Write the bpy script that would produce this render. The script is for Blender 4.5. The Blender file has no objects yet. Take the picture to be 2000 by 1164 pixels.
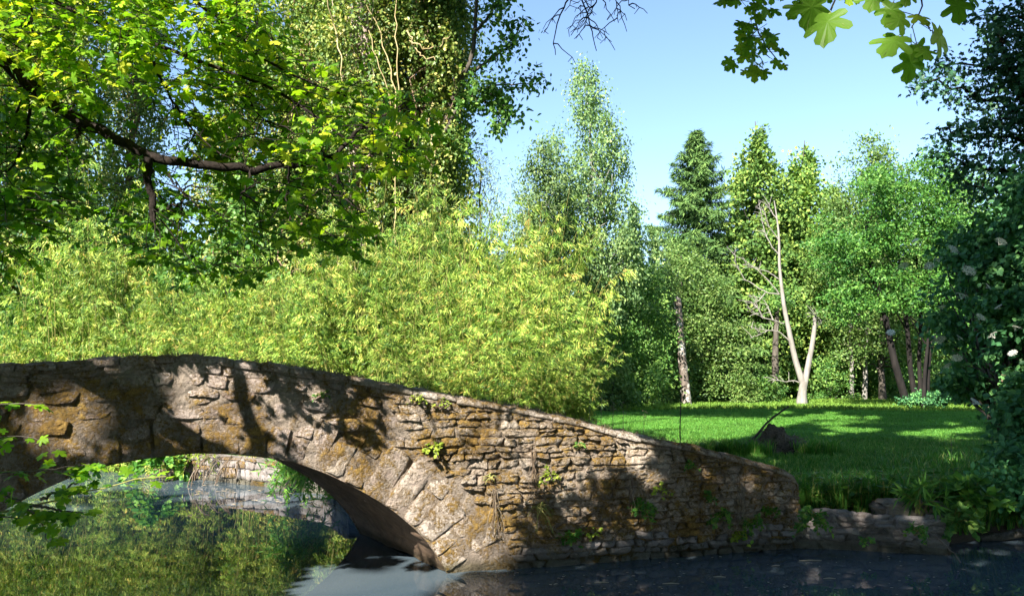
import bpy, math, random
import numpy as np
from mathutils import Vector, Matrix
R = math.radians
rng = np.random.default_rng(7)
random.seed(7)
scn = bpy.context.scene
col = scn.collection

# ------------------------------------------------------------------ camera
CAM_H = 1.9
FPX = 1570.0
PITCH = math.atan((745 - 582) / FPX)
cam_d = bpy.data.cameras.new('camera')
cam_d.sensor_width = 36
cam_d.lens = FPX / 2000 * 36
cam_d.clip_start = 0.05
cam_d.clip_end = 3000
cam = bpy.data.objects.new('camera', cam_d)
col.objects.link(cam)
cam.location = (0, 0, CAM_H)
cam.rotation_euler = (R(90) + PITCH, 0, 0)
scn.camera = cam

# ------------------------------------------------------------------ sky, sun, exposure
SUN_EL = R(38)
SUN_AZ_DEG = 209.0              # clockwise from +Y : behind the camera, a little to the left
sa = R(SUN_AZ_DEG)
SUN = np.array([math.sin(sa) * math.cos(SUN_EL), math.cos(sa) * math.cos(SUN_EL), math.sin(SUN_EL)])
w = bpy.data.worlds.new('World')
scn.world = w
w.use_nodes = True
nt = w.node_tree
nt.nodes.clear()
sky = nt.nodes.new('ShaderNodeTexSky')
sky.sky_type = 'NISHITA'
sky.sun_disc = False
sky.sun_elevation = SUN_EL
sky.sun_rotation = sa
sky.altitude = 50
sky.air_density = 1.0
sky.dust_density = 0.15
sky.ozone_density = 2.6
bg = nt.nodes.new('ShaderNodeBackground')
bg.inputs[1].default_value = 0.08
wo = nt.nodes.new('ShaderNodeOutputWorld')
nt.links.new(sky.outputs[0], bg.inputs[0])
nt.links.new(bg.outputs[0], wo.inputs[0])
sd = bpy.data.lights.new('sun', 'SUN')
sd.energy = 5.0
sd.angle = R(0.5)
sd.color = (1.0, 0.95, 0.86)
so = bpy.data.objects.new('sun', sd)
col.objects.link(so)
so.rotation_euler = Vector(SUN.tolist()).to_track_quat('Z', 'Y').to_euler()
so.location = (-10, -20, 30)
scn.view_settings.view_transform = 'Standard'
scn.view_settings.look = 'None'
scn.view_settings.gamma = 1
scn.view_settings.use_curve_mapping = False
scn.view_settings.exposure = 1.95
scn.render.engine = 'CYCLES'
scn.cycles.max_bounces = 8
scn.cycles.diffuse_bounces = 4
scn.cycles.glossy_bounces = 3
scn.cycles.transmission_bounces = 4
scn.cycles.transparent_max_bounces = 8

# ------------------------------------------------------------------ projection helpers
cp, sp = math.cos(PITCH), math.sin(PITCH)
def ray(px, py):
    X = (np.asarray(px, float) - 1000) / FPX
    Y = (582 - np.asarray(py, float)) / FPX
    return np.stack([X, cp - Y * sp, sp + Y * cp], -1)
def at(px, py, depth):
    d = ray(px, py)
    s = np.asarray(depth, float) / d[..., 1]
    return np.array([0, 0, CAM_H]) + d * s[..., None]
def atz(px, py, z=0.0):
    d = ray(px, py)
    s = (z - CAM_H) / d[..., 2]
    return np.array([0, 0, CAM_H]) + d * s[..., None]
def project(P):
    P = np.asarray(P, float)
    q = P - np.array([0, 0, CAM_H])
    yf = q[..., 1] * cp + q[..., 2] * sp
    zu = -q[..., 1] * sp + q[..., 2] * cp
    yf_ = np.where(yf > 0.05, yf, 0.05)
    px = 1000 + q[..., 0] / yf_ * FPX
    py = 582 - zu / yf_ * FPX
    return px, py, yf
def inpoly(x, y, poly):
    x = np.asarray(x, float); y = np.asarray(y, float)
    c = np.zeros(x.shape, bool)
    n = len(poly)
    for i in range(n):
        x1, y1 = poly[i]; x2, y2 = poly[(i + 1) % n]
        if y1 == y2: continue
        m = ((y1 > y) != (y2 > y)) & (x < (x2 - x1) * (y - y1) / (y2 - y1) + x1)
        c ^= m
    return c

# ------------------------------------------------------------------ mesh helpers
def tag(o, label=None, cat=None, group=None, kind=None):
    if label: o['label'] = label
    if cat: o['category'] = cat
    if group: o['group'] = group
    if kind: o['kind'] = kind
    return o
def empty(name, loc, label=None, cat=None, group=None):
    o = bpy.data.objects.new(name, None)
    col.objects.link(o)
    o.location = tuple(float(v) for v in loc)
    o.empty_display_size = .2
    return tag(o, label, cat, group)
def link(name, me, parent=None, loc=None):
    o = bpy.data.objects.new(name, me)
    col.objects.link(o)
    if parent is not None: o.parent = parent
    if loc is not None: o.location = tuple(float(v) for v in loc)
    return o
class MB:
    """collects vertices and faces (world coordinates), builds one mesh"""
    def __init__(s):
        s.V = []; s.n = 0; s.L = []; s.S = []; s.T = []; s.M = []
    def add(s, V, F, tint=0.5, mat=0):
        V = np.asarray(V, float).reshape(-1, 3)
        off = s.n
        s.V.append(V); s.n += len(V)
        t = np.full(len(V), tint, float) if np.ndim(tint) == 0 else np.asarray(tint, float)
        s.T.append(t)
        if isinstance(F, np.ndarray):
            s.L.append((F + off).ravel()); s.S.append(np.full(len(F), F.shape[1])); s.M.append(np.full(len(F), mat))
        else:
            for f in F:
                s.L.append(np.asarray(f) + off)
            s.S.append(np.array([len(f) for f in F])); s.M.append(np.full(len(F), mat))
    def mesh(s, name, mats, origin=(0, 0, 0), smooth=False):
        V = np.concatenate(s.V) - np.asarray(origin, float)
        L = np.concatenate(s.L).astype(np.int32); S = np.concatenate(s.S).astype(np.int32)
        me = bpy.data.meshes.new(name)
        me.vertices.add(len(V)); me.vertices.foreach_set('co', V.astype(np.float32).ravel())
        me.loops.add(len(L)); me.loops.foreach_set('vertex_index', L)
        me.polygons.add(len(S))
        st = np.concatenate([[0], np.cumsum(S)[:-1]]).astype(np.int32)
        me.polygons.foreach_set('loop_start', st)
        me.polygons.foreach_set('material_index', np.concatenate(s.M).astype(np.int32))
        me.polygons.foreach_set('use_smooth', np.full(len(S), smooth))
        a = me.attributes.new('tint', 'FLOAT', 'POINT')
        a.data.foreach_set('value', np.concatenate(s.T).astype(np.float32))
        for m in (mats if isinstance(mats, (list, tuple)) else [mats]): me.materials.append(m)
        me.update(calc_edges=True)
        return me
    def build(s, name, mats, parent=None, smooth=False, origin=None):
        o0 = np.array(parent.location) if parent is not None else np.zeros(3)
        if parent is not None and parent.parent is not None: o0 = o0 + np.array(parent.parent.location)
        if origin is not None and parent is None: o0 = np.asarray(origin, float)
        me = s.mesh(name, mats, o0, smooth)
        return link(name, me, parent, o0 if (origin is not None and parent is None) else None)
    def tube(s, P, r, sides=6, mat=0, tint=.5, cap=True, jit=0.0):
        P = np.asarray(P, float); n = len(P)
        r = np.full(n, r, float) if np.ndim(r) == 0 else np.asarray(r, float)
        T = np.gradient(P, axis=0); T /= np.linalg.norm(T, axis=1)[:, None] + 1e-9
        up = np.array([0, 0, 1.]) if abs(T[:, 2]).mean() < .8 else np.array([1., 0, 0])
        A = np.cross(T, up); A /= np.linalg.norm(A, axis=1)[:, None] + 1e-9
        B = np.cross(T, A)
        th = np.arange(sides) * 2 * math.pi / sides
        rr = r[:, None] * (1 + (rng.uniform(-jit, jit, (n, sides)) if jit else 0))
        V = P[:, None] + (A[:, None] * np.cos(th)[None, :, None] + B[:, None] * np.sin(th)[None, :, None]) * rr[..., None]
        i = np.arange(n - 1)[:, None] * sides; j = np.arange(sides)[None]; k = (j + 1) % sides
        F = np.stack([i + j, i + k, i + sides + k, i + sides + j], -1).reshape(-1, 4)
        s.add(V.reshape(-1, 3), F, tint, mat)
        if cap:
            s.add(V[-1], [list(range(sides))], tint, mat)
    def leaves(s, P, fwd, nrm, size, tpl, tint, mat=0, curl=0.0):
        """copies a leaf template (x across, y along, z up) to every P"""
        TV, TF = tpl
        fwd = fwd / (np.linalg.norm(fwd, axis=1)[:, None] + 1e-9)
        nrm = nrm - fwd * (nrm * fwd).sum(1)[:, None]
        nrm /= np.linalg.norm(nrm, axis=1)[:, None] + 1e-9
        side = np.cross(fwd, nrm)
        size = np.broadcast_to(size, (len(P),))
        V = P[:, None] + (side[:, None] * TV[None, :, 0:1] + fwd[:, None] * TV[None, :, 1:2] + nrm[:, None] * TV[None, :, 2:3]) * size[:, None, None]
        k = len(TV)
        off = (np.arange(len(P)) * k)[:, None, None]
        tint = np.repeat(np.broadcast_to(tint, (len(P),)), k)
        first = True
        base = s.n
        s.V.append(V.reshape(-1, 3)); s.n += len(P) * k; s.T.append(tint)
        for F in TF:   # list of arrays with same corner count
            G = (F[None] + off + base)
            s.L.append(G.ravel()); s.S.append(np.full(G.shape[0] * G.shape[1], F.shape[1])); s.M.append(np.full(G.shape[0] * G.shape[1], mat))
def unit(v):
    return v / (np.linalg.norm(v, axis=-1, keepdims=True) + 1e-9)
def rdir(n):
    return unit(rng.normal(size=(n, 3)))
# leaf templates
T_RH = (np.array([[0, 0, 0], [.28, .45, .03], [0, 1, -.04], [-.28, .45, .03]], float), [np.array([[0, 1, 2, 3]])])
T_OV = (np.array([[0, 0, 0], [.30, .25, .05], [.34, .6, .04], [0, 1, -.08], [-.34, .6, .04], [-.30, .25, .05]], float), [np.array([[0, 1, 2, 3], [0, 3, 4, 5]])])
T_LN = (np.array([[0, 0, 0], [.07, .35, .0], [0, 1, -.15], [-.07, .35, 0]], float), [np.array([[0, 1, 2, 3]])])
T_LW = (np.array([[0, 0, 0], [.09, .35, .0], [0, 1, -.14], [-.09, .35, 0]], float), [np.array([[0, 1, 2, 3]])])
def maple_tpl():
    h = [(.05, .03, .01), (.19, -.06, 0), (.33, -.06, -.03), (.41, .04, -.06), (.37, .15, -.03), (.25, .22, 0), (.40, .29, -.01), (.55, .37, -.05), (.60, .49, -.09), (.52, .59, -.07), (.39, .57, -.03), (.23, .49, 0), (.23, .60, -.01), (.28, .73, -.05), (.22, .85, -.07), (.10, .90, -.06)]
    V = [(0, .30, .035), (0, .04, 0)] + h + [(0, 1.0, -.10)] + [(-x, y, z) for x, y, z in reversed(h)]
    n = len(V)
    F = [[0, i, i + 1] for i in range(1, n - 1)] + [[0, n - 1, 1]]
    return (np.array(V, float), [np.array(F)])
T_MP = maple_tpl()
T_MS = (np.array([(0, .3, .04), (0, .03, 0), (.38, -.02, -.04), (.27, .22, 0), (.52, .50, -.06), (.24, .52, 0), (.14, .82, -.04), (0, 1, -.1), (-.14, .82, -.04), (-.24, .52, 0), (-.52, .50, -.06), (-.27, .22, 0), (-.38, -.02, -.04)], float),
        [np.array([[0, i, i + 1] for i in range(1, 12)] + [[0, 12, 1]])])

# ------------------------------------------------------------------ materials
def nodes(name):
    m = bpy.data.materials.new(name); m.use_nodes = True
    t = m.node_tree; t.nodes.clear()
    return m, t, (lambda k: t.nodes.new(k)), (lambda a, b: t.links.new(a, b))
def ramp(t, stops, interp='LINEAR'):
    r = t.nodes.new('ShaderNodeValToRGB'); r.color_ramp.interpolation = interp
    e = r.color_ramp.elements
    while len(e) < len(stops): e.new(.5)
    for x, (p, c) in zip(e, stops):
        x.position = p; x.color = (*c, 1) if len(c) == 3 else c
    return r
def noise(t, scale, detail=4, rough=.55, vec=None, dist=0):
    n = t.nodes.new('ShaderNodeTexNoise'); n.inputs['Scale'].default_value = scale
    n.inputs['Detail'].default_value = detail; n.inputs['Roughness'].default_value = rough
    n.inputs['Distortion'].default_value = dist
    if vec is not None: t.links.new(vec, n.inputs['Vector'])
    return n
def mixc(t, fac, a, b, mode='MIX'):
    m = t.nodes.new('ShaderNodeMix'); m.data_type = 'RGBA'; m.blend_type = mode
    for s, v in ((0, fac), (6, a), (7, b)):
        if hasattr(v, 'links') or isinstance(v, bpy.types.NodeSocket): t.links.new(v, m.inputs[s])
        else: m.inputs[s].default_value = v if s == 0 else ((*v, 1) if len(v) == 3 else v)
    return m.outputs[2]
def math_(t, op, a, b=0.0, clamp=False):
    m = t.nodes.new('ShaderNodeMath'); m.operation = op; m.use_clamp = clamp
    for i, v in ((0, a), (1, b)):
        if isinstance(v, bpy.types.NodeSocket): t.links.new(v, m.inputs[i])
        else: m.inputs[i].default_value = v
    return m.outputs[0]

def leaf_mat(name, stops, transl=.35, tcol=1.5, rough=.45, spec=.4, vary=.25, gain=1.35):
    stops = [(p, tuple(min(.75, v * gain) for v in c)) for p, c in stops]
    m, t, N, L = nodes(name)
    a = N('ShaderNodeAttribute'); a.attribute_name = 'tint'
    r = ramp(t, stops)
    L(a.outputs['Fac'], r.inputs[0])
    g = N('ShaderNodeNewGeometry')
    n = noise(t, .9, 2, .5, g.outputs['Position'])
    hv = N('ShaderNodeHueSaturation')
    L(r.outputs[0], hv.inputs['Color'])
    oi = N('ShaderNodeObjectInfo')
    L(math_(t, 'ADD', math_(t, 'ADD', math_(t, 'MULTIPLY', n.outputs[0], vary * 2), 1 - vary), math_(t, 'MULTIPLY', math_(t, 'SUBTRACT', oi.outputs['Random'], .5), .4)), hv.inputs['Value'])
    hv.inputs['Saturation'].default_value = 1.0
    p = N('ShaderNodeBsdfPrincipled')
    L(hv.outputs[0], p.inputs['Base Color'])
    p.inputs['Roughness'].default_value = rough
    p.inputs['Specular IOR Level'].default_value = spec * .55
    tr = N('ShaderNodeBsdfTranslucent')
    L(mixc(t, 1.0, hv.outputs[0], (tcol, tcol * 1.05, tcol * .45), 'MULTIPLY'), tr.inputs['Color'])
    mx = N('ShaderNodeMixShader'); mx.inputs[0].default_value = transl
    L(p.outputs[0], mx.inputs[1]); L(tr.outputs[0], mx.inputs[2])
    o = N('ShaderNodeOutputMaterial'); L(mx.outputs[0], o.inputs[0])
    return m
def bark_mat(name, c1, c2, scale=6, vscale=(1, 1, .25), bump=.4, c3=None):
    m, t, N, L = nodes(name)
    g = N('ShaderNodeNewGeometry'); mp = N('ShaderNodeMapping'); mp.inputs['Scale'].default_value = vscale
    L(g.outputs['Position'], mp.inputs[0])
    n = noise(t, scale, 6, .65, mp.outputs[0], .3)
    r = ramp(t, [(.3, c1), (.7, c2)]); L(n.outputs[0], r.inputs[0])
    c = r.outputs[0]
    if c3:
        n2 = noise(t, scale * .5, 5, .6, g.outputs['Position'])
        r2 = ramp(t, [(.52, (0, 0, 0)), (.6, (1, 1, 1))]); L(n2.outputs[0], r2.inputs[0])
        c = mixc(t, r2.outputs[0], c, c3)
    p = N('ShaderNodeBsdfPrincipled'); L(c, p.inputs['Base Color']); p.inputs['Roughness'].default_value = .9
    p.inputs['Specular IOR Level'].default_value = .2
    b = N('ShaderNodeBump'); b.inputs['Strength'].default_value = bump; b.inputs['Distance'].default_value = .03
    L(n.outputs[0], b.inputs['Height']); L(b.outputs[0], p.inputs['Normal'])
    o = N('ShaderNodeOutputMaterial'); L(p.outputs[0], o.inputs[0])
    return m
def stone_mat(name, base1, base2, light, moss, moss_amt=.5, light_amt=.5, bump=.8, soffit=False):
    m, t, N, L = nodes(name)
    g = N('ShaderNodeNewGeometry')
    oi = N('ShaderNodeObjectInfo')
    pos = g.outputs['Position']
    big = noise(t, 1.3, 4, .6, pos); mid = noise(t, 7, 6, .62, pos, .4); fine = noise(t, 38, 8, .7, pos); grit = noise(t, 120, 4, .7, pos)
    r = ramp(t, [(.32, base1), (.66, base2)]); L(mid.outputs[0], r.inputs[0])
    c = mixc(t, math_(t, 'MULTIPLY', oi.outputs['Random'], .35), r.outputs[0], light)
    # pale lichen
    rl = ramp(t, [(.60 - .12 * light_amt, (0, 0, 0)), (.72 - .12 * light_amt, (1, 1, 1))]); L(fine.outputs[0], rl.inputs[0])
    rl2 = ramp(t, [(.45, (0, 0, 0)), (.62, (1, 1, 1))]); n3 = noise(t, 3.1, 3, .6, pos, .6); L(n3.outputs[0], rl2.inputs[0])
    c = mixc(t, math_(t, 'MULTIPLY', rl.outputs[0], rl2.outputs[0]), c, light)
    # moss : patches, more on upward faces
    sx = N('ShaderNodeSeparateXYZ'); L(g.outputs['Normal'], sx.inputs[0])
    k = math_(t, 'ADD', math_(t, 'MULTIPLY', mid.outputs[0], .8), math_(t, 'MULTIPLY', big.outputs[0], 1.0))
    k = math_(t, 'ADD', k, math_(t, 'MULTIPLY', sx.outputs[2], .10))
    k = math_(t, 'ADD', k, math_(t, 'MULTIPLY', math_(t, 'SUBTRACT', fine.outputs[0], .3), .95))
    th = 1.32 - .36 * moss_amt
    rm = N('ShaderNodeMapRange'); rm.inputs[1].default_value = th; rm.inputs[2].default_value = th + .22; L(k, rm.inputs[0])
    mg = ramp(t, [(.3, moss[0]), (.5, moss[1]), (.72, moss[2])]); n4 = noise(t, 14, 5, .7, pos); L(n4.outputs[0], mg.inputs[0])
    c = mixc(t, rm.outputs[0], c, mg.outputs[0])
    nb = noise(t, 2.3, 5, .65, pos, .5); rb = ramp(t, [(.35, (.55, .5, .47)), (.6, (1, 1, 1))]); L(nb.outputs[0], rb.inputs[0])
    c = mixc(t, .5, c, mixc(t, 1.0, c, rb.outputs[0], 'MULTIPLY'))
    # dark grime specks
    rg = ramp(t, [(.36, (.45, .42, .38)), (.5, (1, 1, 1))]); L(grit.outputs[0], rg.inputs[0])
    c = mixc(t, .4, c, mixc(t, 1.0, c, rg.outputs[0], 'MULTIPLY'))
    # wet, algae-darkened band just above the water
    sz = N('ShaderNodeSeparateXYZ'); L(pos, sz.inputs[0])
    wz = N('ShaderNodeMapRange'); wz.inputs[1].default_value = .10; wz.inputs[2].default_value = .0; L(math_(t, 'SUBTRACT', sz.outputs[2], math_(t, 'MULTIPLY', mid.outputs[0], .12)), wz.inputs[0])
    c = mixc(t, math_(t, 'MULTIPLY', wz.outputs[0], .8), c, mixc(t, 1.0, c, (.32, .34, .24), 'MULTIPLY'))
    p = N('ShaderNodeBsdfPrincipled'); L(c, p.inputs['Base Color']); p.inputs['Roughness'].default_value = .92
    p.inputs['Specular IOR Level'].default_value = .15
    h = math_(t, 'ADD', math_(t, 'MULTIPLY', fine.outputs[0], .55), math_(t, 'MULTIPLY', mid.outputs[0], 1.2))
    h = math_(t, 'ADD', h, math_(t, 'MULTIPLY', math_(t, 'MULTIPLY', rm.outputs[0], n4.outputs[0]), .6))
    h = math_(t, 'ADD', h, math_(t, 'MULTIPLY', grit.outputs[0], .22))
    b = N('ShaderNodeBump'); b.inputs['Strength'].default_value = bump; b.inputs['Distance'].default_value = .055
    L(h, b.inputs['Height']); L(b.outputs[0], p.inputs['Normal'])
    o = N('ShaderNodeOutputMaterial'); L(p.outputs[0], o.inputs[0])
    return m
def plain(name, c, rough=.8):
    m, t, N, L = nodes(name)
    p = N('ShaderNodeBsdfPrincipled'); p.inputs['Roughness'].default_value = rough
    n = noise(t, 20, 4); r = ramp(t, [(.3, tuple(v * .7 for v in c)), (.7, tuple(min(1, v * 1.25) for v in c))]); L(n.outputs[0], r.inputs[0]); L(r.outputs[0], p.inputs['Base Color'])
    o = N('ShaderNodeOutputMaterial'); L(p.outputs[0], o.inputs[0])
    return m

MOSSC = [(.065, .045, .014), (.22, .135, .040), (.37, .25, .075)]
M_STONE = stone_mat('facing_stone', (.27, .20, .145), (.58, .475, .37), (.82, .74, .64), MOSSC, 1.02, .75, 1.0)
M_MORTAR = stone_mat('earthy_mortar', (.10, .075, .055), (.30, .235, .18), (.50, .43, .36), MOSSC, .8, .3, 1.0)
M_RENDER = stone_mat('rough_masonry', (.22, .165, .135), (.50, .405, .35), (.74, .65, .59), MOSSC, .95, .5, 1.0)
M_SLAB = stone_mat('arch_slab', (.33, .25, .20), (.60, .51, .42), (.80, .73, .65), MOSSC, .86, .8, 1.0)
M_COPE = stone_mat('coping', (.28, .22, .17), (.56, .47, .38), (.80, .73, .65), MOSSC, .7, .8, 1.0)
M_WET = stone_mat('damp_stone', (.10, .085, .075), (.30, .26, .235), (.52, .47, .45), [(.02, .022, .008), (.06, .05, .015), (.10, .08, .02)], .4, .5)
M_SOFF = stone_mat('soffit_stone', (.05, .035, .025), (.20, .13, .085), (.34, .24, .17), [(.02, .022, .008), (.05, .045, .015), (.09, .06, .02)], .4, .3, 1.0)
M_BAMB = leaf_mat('bamboo_leaves', [(0, (.035, .09, .015)), (.3, (.11, .20, .03)), (.6, (.26, .35, .06)), (.85, (.46, .47, .11)), (1, (.56, .36, .10))], .25, 1.2, .45, .4, .45, gain=1.22)
M_CANE = bark_mat('bamboo_cane', (.16, .17, .04), (.30, .26, .09))
M_MAPLE = leaf_mat('maple_leaves', [(0, (.05, .14, .008)), (.5, (.13, .26, .012)), (.85, (.25, .37, .018)), (1, (.40, .42, .03))], .5, 1.5, .42, .45)
M_DKMAP = leaf_mat('dark_green_leaves', [(0, (.02, .06, .01)), (.6, (.04, .10, .015)), (1, (.07, .14, .02))], .4, 1.6)  # darker leaf green for the off-view trees
M_POP = leaf_mat('poplar_leaves', [(0, (.05, .10, .025)), (.5, (.12, .18, .04)), (.85, (.24, .28, .07)), (1, (.36, .32, .10))], .3, 1.2, .4, .5)
M_BIRCH = leaf_mat('birch_leaves', [(0, (.06, .115, .045)), (.6, (.11, .18, .06)), (1, (.19, .25, .085))], .28, 1.2)
M_WILLOW = leaf_mat('willow_leaves', [(0, (.10, .16, .07)), (.6, (.18, .25, .11)), (1, (.28, .34, .15))], .3, 1.2)
M_SPRUCE = leaf_mat('spruce_needles', [(0, (.025, .06, .02)), (.6, (.06, .12, .035)), (1, (.12, .19, .05))], .1, 1.1, .6, .2)
M_THUJA = leaf_mat('cypress_sprays', [(0, (.04, .09, .022)), (.6, (.11, .19, .04)), (1, (.22, .29, .06))], .2, 1.1, .6, .2)
M_HAZEL = leaf_mat('hazel_leaves', [(0, (.05, .105, .025)), (.6, (.105, .18, .04)), (1, (.20, .27, .075))], .28, 1.2)
M_GREEN = leaf_mat('green_leaves', [(0, (.03, .085, .02)), (.6, (.07, .15, .032)), (1, (.16, .25, .055))], .32, 1.3)
M_ELDER = leaf_mat('elder_leaves', [(0, (.015, .05, .02)), (.6, (.03, .085, .03)), (1, (.06, .13, .04))], .25, 1.3, gain=2.7)
M_OAK = leaf_mat('blue_green_leaves', [(0, (.012, .04, .022)), (.6, (.025, .07, .035)), (1, (.05, .11, .045))], .2, 1.2, gain=2.0)
M_GRASS = leaf_mat('grass_blades', [(0, (.035, .12, .022)), (.5, (.075, .19, .03)), (.9, (.16, .27, .045)), (1, (.28, .29, .10))], .35, 1.3, .5, .3, .5)
M_SHADEG = leaf_mat('shaded_green_leaves', [(0, (.018, .06, .013)), (.6, (.045, .12, .02)), (1, (.10, .19, .035))], .3, 1.3)  # shade of the splayed-stem crown is put into this green
M_GRASSY = leaf_mat('sunny_grass_blades', [(0, (.08, .16, .03)), (.5, (.16, .26, .04)), (1, (.34, .38, .08))], .35, 1.2, .5, .3)  # yellower copy of the grass, sunlit brightness put into the colour
M_WEED = leaf_mat('weed_leaves', [(0, (.03, .10, .02)), (.6, (.07, .17, .03)), (1, (.15, .27, .04))], .35, 1.4)
M_YWEED = leaf_mat('yellow_green_leaves', [(0, (.12, .19, .02)), (1, (.30, .36, .05))], .35, 1.3)
M_DRY = leaf_mat('dry_stalks', [(0, (.07, .045, .03)), (.6, (.15, .11, .075)), (1, (.26, .21, .15))], .1, 1.0, gain=1.0)
M_BARK = bark_mat('grey_bark', (.04, .034, .028), (.13, .11, .09))
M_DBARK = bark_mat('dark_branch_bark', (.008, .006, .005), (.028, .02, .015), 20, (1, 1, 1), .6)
M_RBARK = bark_mat('reddish_bark', (.10, .06, .04), (.33, .22, .16), 4)
M_BIRBK = bark_mat('white_birch_bark', (.25, .24, .22), (.5, .48, .45), 3, (1, 1, 1.4), .2, (.10, .08, .07))
M_DEAD = bark_mat('bleached_wood', (.13, .115, .10), (.30, .28, .25), 5, (1, 1, .2), .3)
M_SNAG = bark_mat('peeling_snag_bark', (.07, .055, .045), (.20, .16, .13), 5, (1, 1, .4), .6, (.46, .42, .37))
M_FLOWER = plain('cream_flowers', (.75, .76, .66))
M_IRON = plain('rusty_iron', (.03, .022, .018))
M_EARTH = stone_mat('dark_earth', (.09, .07, .055), (.28, .225, .17), (.45, .39, .32), [(.015, .012, .006), (.04, .03, .012), (.07, .05, .02)], .5, .3, 1.0)
M_FLOAT = plain('fallen_leaf_tan', (.34, .27, .18))

def ground_mat():
    m, t, N, L = nodes('lawn_grass')
    g = N('ShaderNodeNewGeometry'); pos = g.outputs['Position']
    a = noise(t, .35, 4, .6, pos); b = noise(t, 4, 5, .7, pos); c = noise(t, 30, 4, .7, pos)
    r = ramp(t, [(.3, (.035, .13, .035)), (.55, (.07, .18, .04)), (.72, (.16, .23, .06))]); L(a.outputs[0], r.inputs[0])
    r2 = ramp(t, [(.3, (.55, .6, .5)), (.7, (1.2, 1.2, 1.1))]); L(math_(t, 'ADD', math_(t, 'MULTIPLY', b.outputs[0], .5), math_(t, 'MULTIPLY', c.outputs[0], .5)), r2.inputs[0])
    c1 = mixc(t, 1.0, r.outputs[0], r2.outputs[0], 'MULTIPLY')
    sx = N('ShaderNodeSeparateXYZ'); L(pos, sx.inputs[0])
    mr = N('ShaderNodeMapRange'); L(sx.outputs[2], mr.inputs[0]); mr.inputs[1].default_value = .12; mr.inputs[2].default_value = .32
    c2 = mixc(t, mr.outputs[0], (.05, .038, .025), c1)
    p = N('ShaderNodeBsdfPrincipled'); L(c2, p.inputs['Base Color']); p.inputs['Roughness'].default_value = .95; p.inputs['Specular IOR Level'].default_value = .1
    bp = N('ShaderNodeBump'); bp.inputs['Strength'].default_value = .6; bp.inputs['Distance'].default_value = .06
    L(c.outputs[0], bp.inputs['Height']); L(bp.outputs[0], p.inputs['Normal'])
    o = N('ShaderNodeOutputMaterial'); L(p.outputs[0], o.inputs[0])
    return m
def water_mat():
    m, t, N, L = nodes('murky_water')
    g = N('ShaderNodeNewGeometry'); pos = g.outputs['Position']
    mp = N('ShaderNodeMapping'); mp.inputs['Scale'].default_value = (1, 1.6, 1); L(pos, mp.inputs[0])
    n = noise(t, 1.6, 3, .5, mp.outputs[0], .5); n2 = noise(t, 9, 2, .5, mp.outputs[0])
    sil = noise(t, .5, 4, .6, pos, .8)
    r = ramp(t, [(.3, (.040, .064, .085)), (.7, (.078, .10, .115))]); L(sil.outputs[0], r.inputs[0])
    d = N('ShaderNodeBsdfDiffuse'); L(r.outputs[0], d.inputs[0])
    gl = N('ShaderNodeBsdfGlossy'); gl.inputs['Roughness'].default_value = .015; gl.inputs['Color'].default_value = (.95, .97, 1, 1)
    b = N('ShaderNodeBump'); b.inputs['Strength'].default_value = .025; b.inputs['Distance'].default_value = .02
    L(math_(t, 'ADD', n.outputs[0], math_(t, 'MULTIPLY', n2.outputs[0], .12)), b.inputs['Height'])
    L(b.outputs[0], gl.inputs['Normal'])
    f = N('ShaderNodeFresnel'); f.inputs[0].default_value = 1.36; L(b.outputs[0], f.inputs['Normal'])
    mx = N('ShaderNodeMixShader'); L(f.outputs[0], mx.inputs[0]); L(d.outputs[0], mx.inputs[1]); L(gl.outputs[0], mx.inputs[2])
    o = N('ShaderNodeOutputMaterial'); L(mx.outputs[0], o.inputs[0])
    return m
M_GROUND = ground_mat()
M_WATER = water_mat()

# ------------------------------------------------------------------ bridge frame : plane through its near face
P0 = atz(872, 1119, 0.0)
P1 = atz(1560, 1069, 0.0)
D = unit(P1 - P0); NN = np.array([D[1], -D[0], 0.0])       # NN points to the camera side
if NN[1] > 0: NN = -NN
WV = atz(702, 1041, 0.0) - P0                              # springing line to the rear face (slightly skew)
BW = float(-(WV @ NN)); SK = float(WV @ D)
def on_face(px, py):
    d = ray(px, py); o = np.array([0, 0, CAM_H])
    s = ((P0 - o) @ NN) / (d @ NN)
    P = o + d * np.asarray(s)[..., None]
    return (P - P0) @ D, P[..., 2]
def face(t, z, off=0.0):
    t = np.asarray(t, float); z = np.asarray(z, float); off = np.asarray(off, float)
    t, z, off = np.broadcast_arrays(t, z, off)
    return P0 + t[..., None] * D + off[..., None] * NN + z[..., None] * np.array([0, 0, 1.0])
tp = [(-160, 722), (0, 712), (100, 707), (200, 700), (300, 696), (380, 695), (450, 702), (530, 711), (620, 725), (700, 738), (780, 753), (870, 770), (960, 787), (1050, 803), (1130, 819), (1200, 840), (1280, 857), (1340, 867), (1420, 887), (1480, 902), (1530, 916), (1552, 930), (1560, 950)]
_t, _z = on_face(np.array([p[0] for p in tp]), np.array([p[1] for p in tp]))
_t = np.concatenate([[-9.5, -7.5, -6.0], _t]); _z = np.concatenate([[.75, 1.25, 1.62], _z])
def top(t): return np.interp(t, _t, _z)
T_END = float(_t[-1])
ap = [(390, 884), (480, 889), (560, 899), (600, 910), (650, 930), (700, 955), (760, 990), (820, 1040), (860, 1090), (872, 1119)]
at_, az_ = on_face(np.array([p[0] for p in ap]), np.array([p[1] for p in ap]))
AT0 = float(at_[0])
at_ = np.concatenate([(2 * AT0 - at_[1:])[::-1], at_]); az_ = np.concatenate([az_[1:][::-1], az_])
T_L = float(at_[0])
def arch(t): return np.interp(t, at_, az_)
_at, _az = at_.copy(), az_.copy()
_ts = np.linspace(_at[0], _at[-1], 200); _zs = np.interp(_ts, _at, _az)
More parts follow.
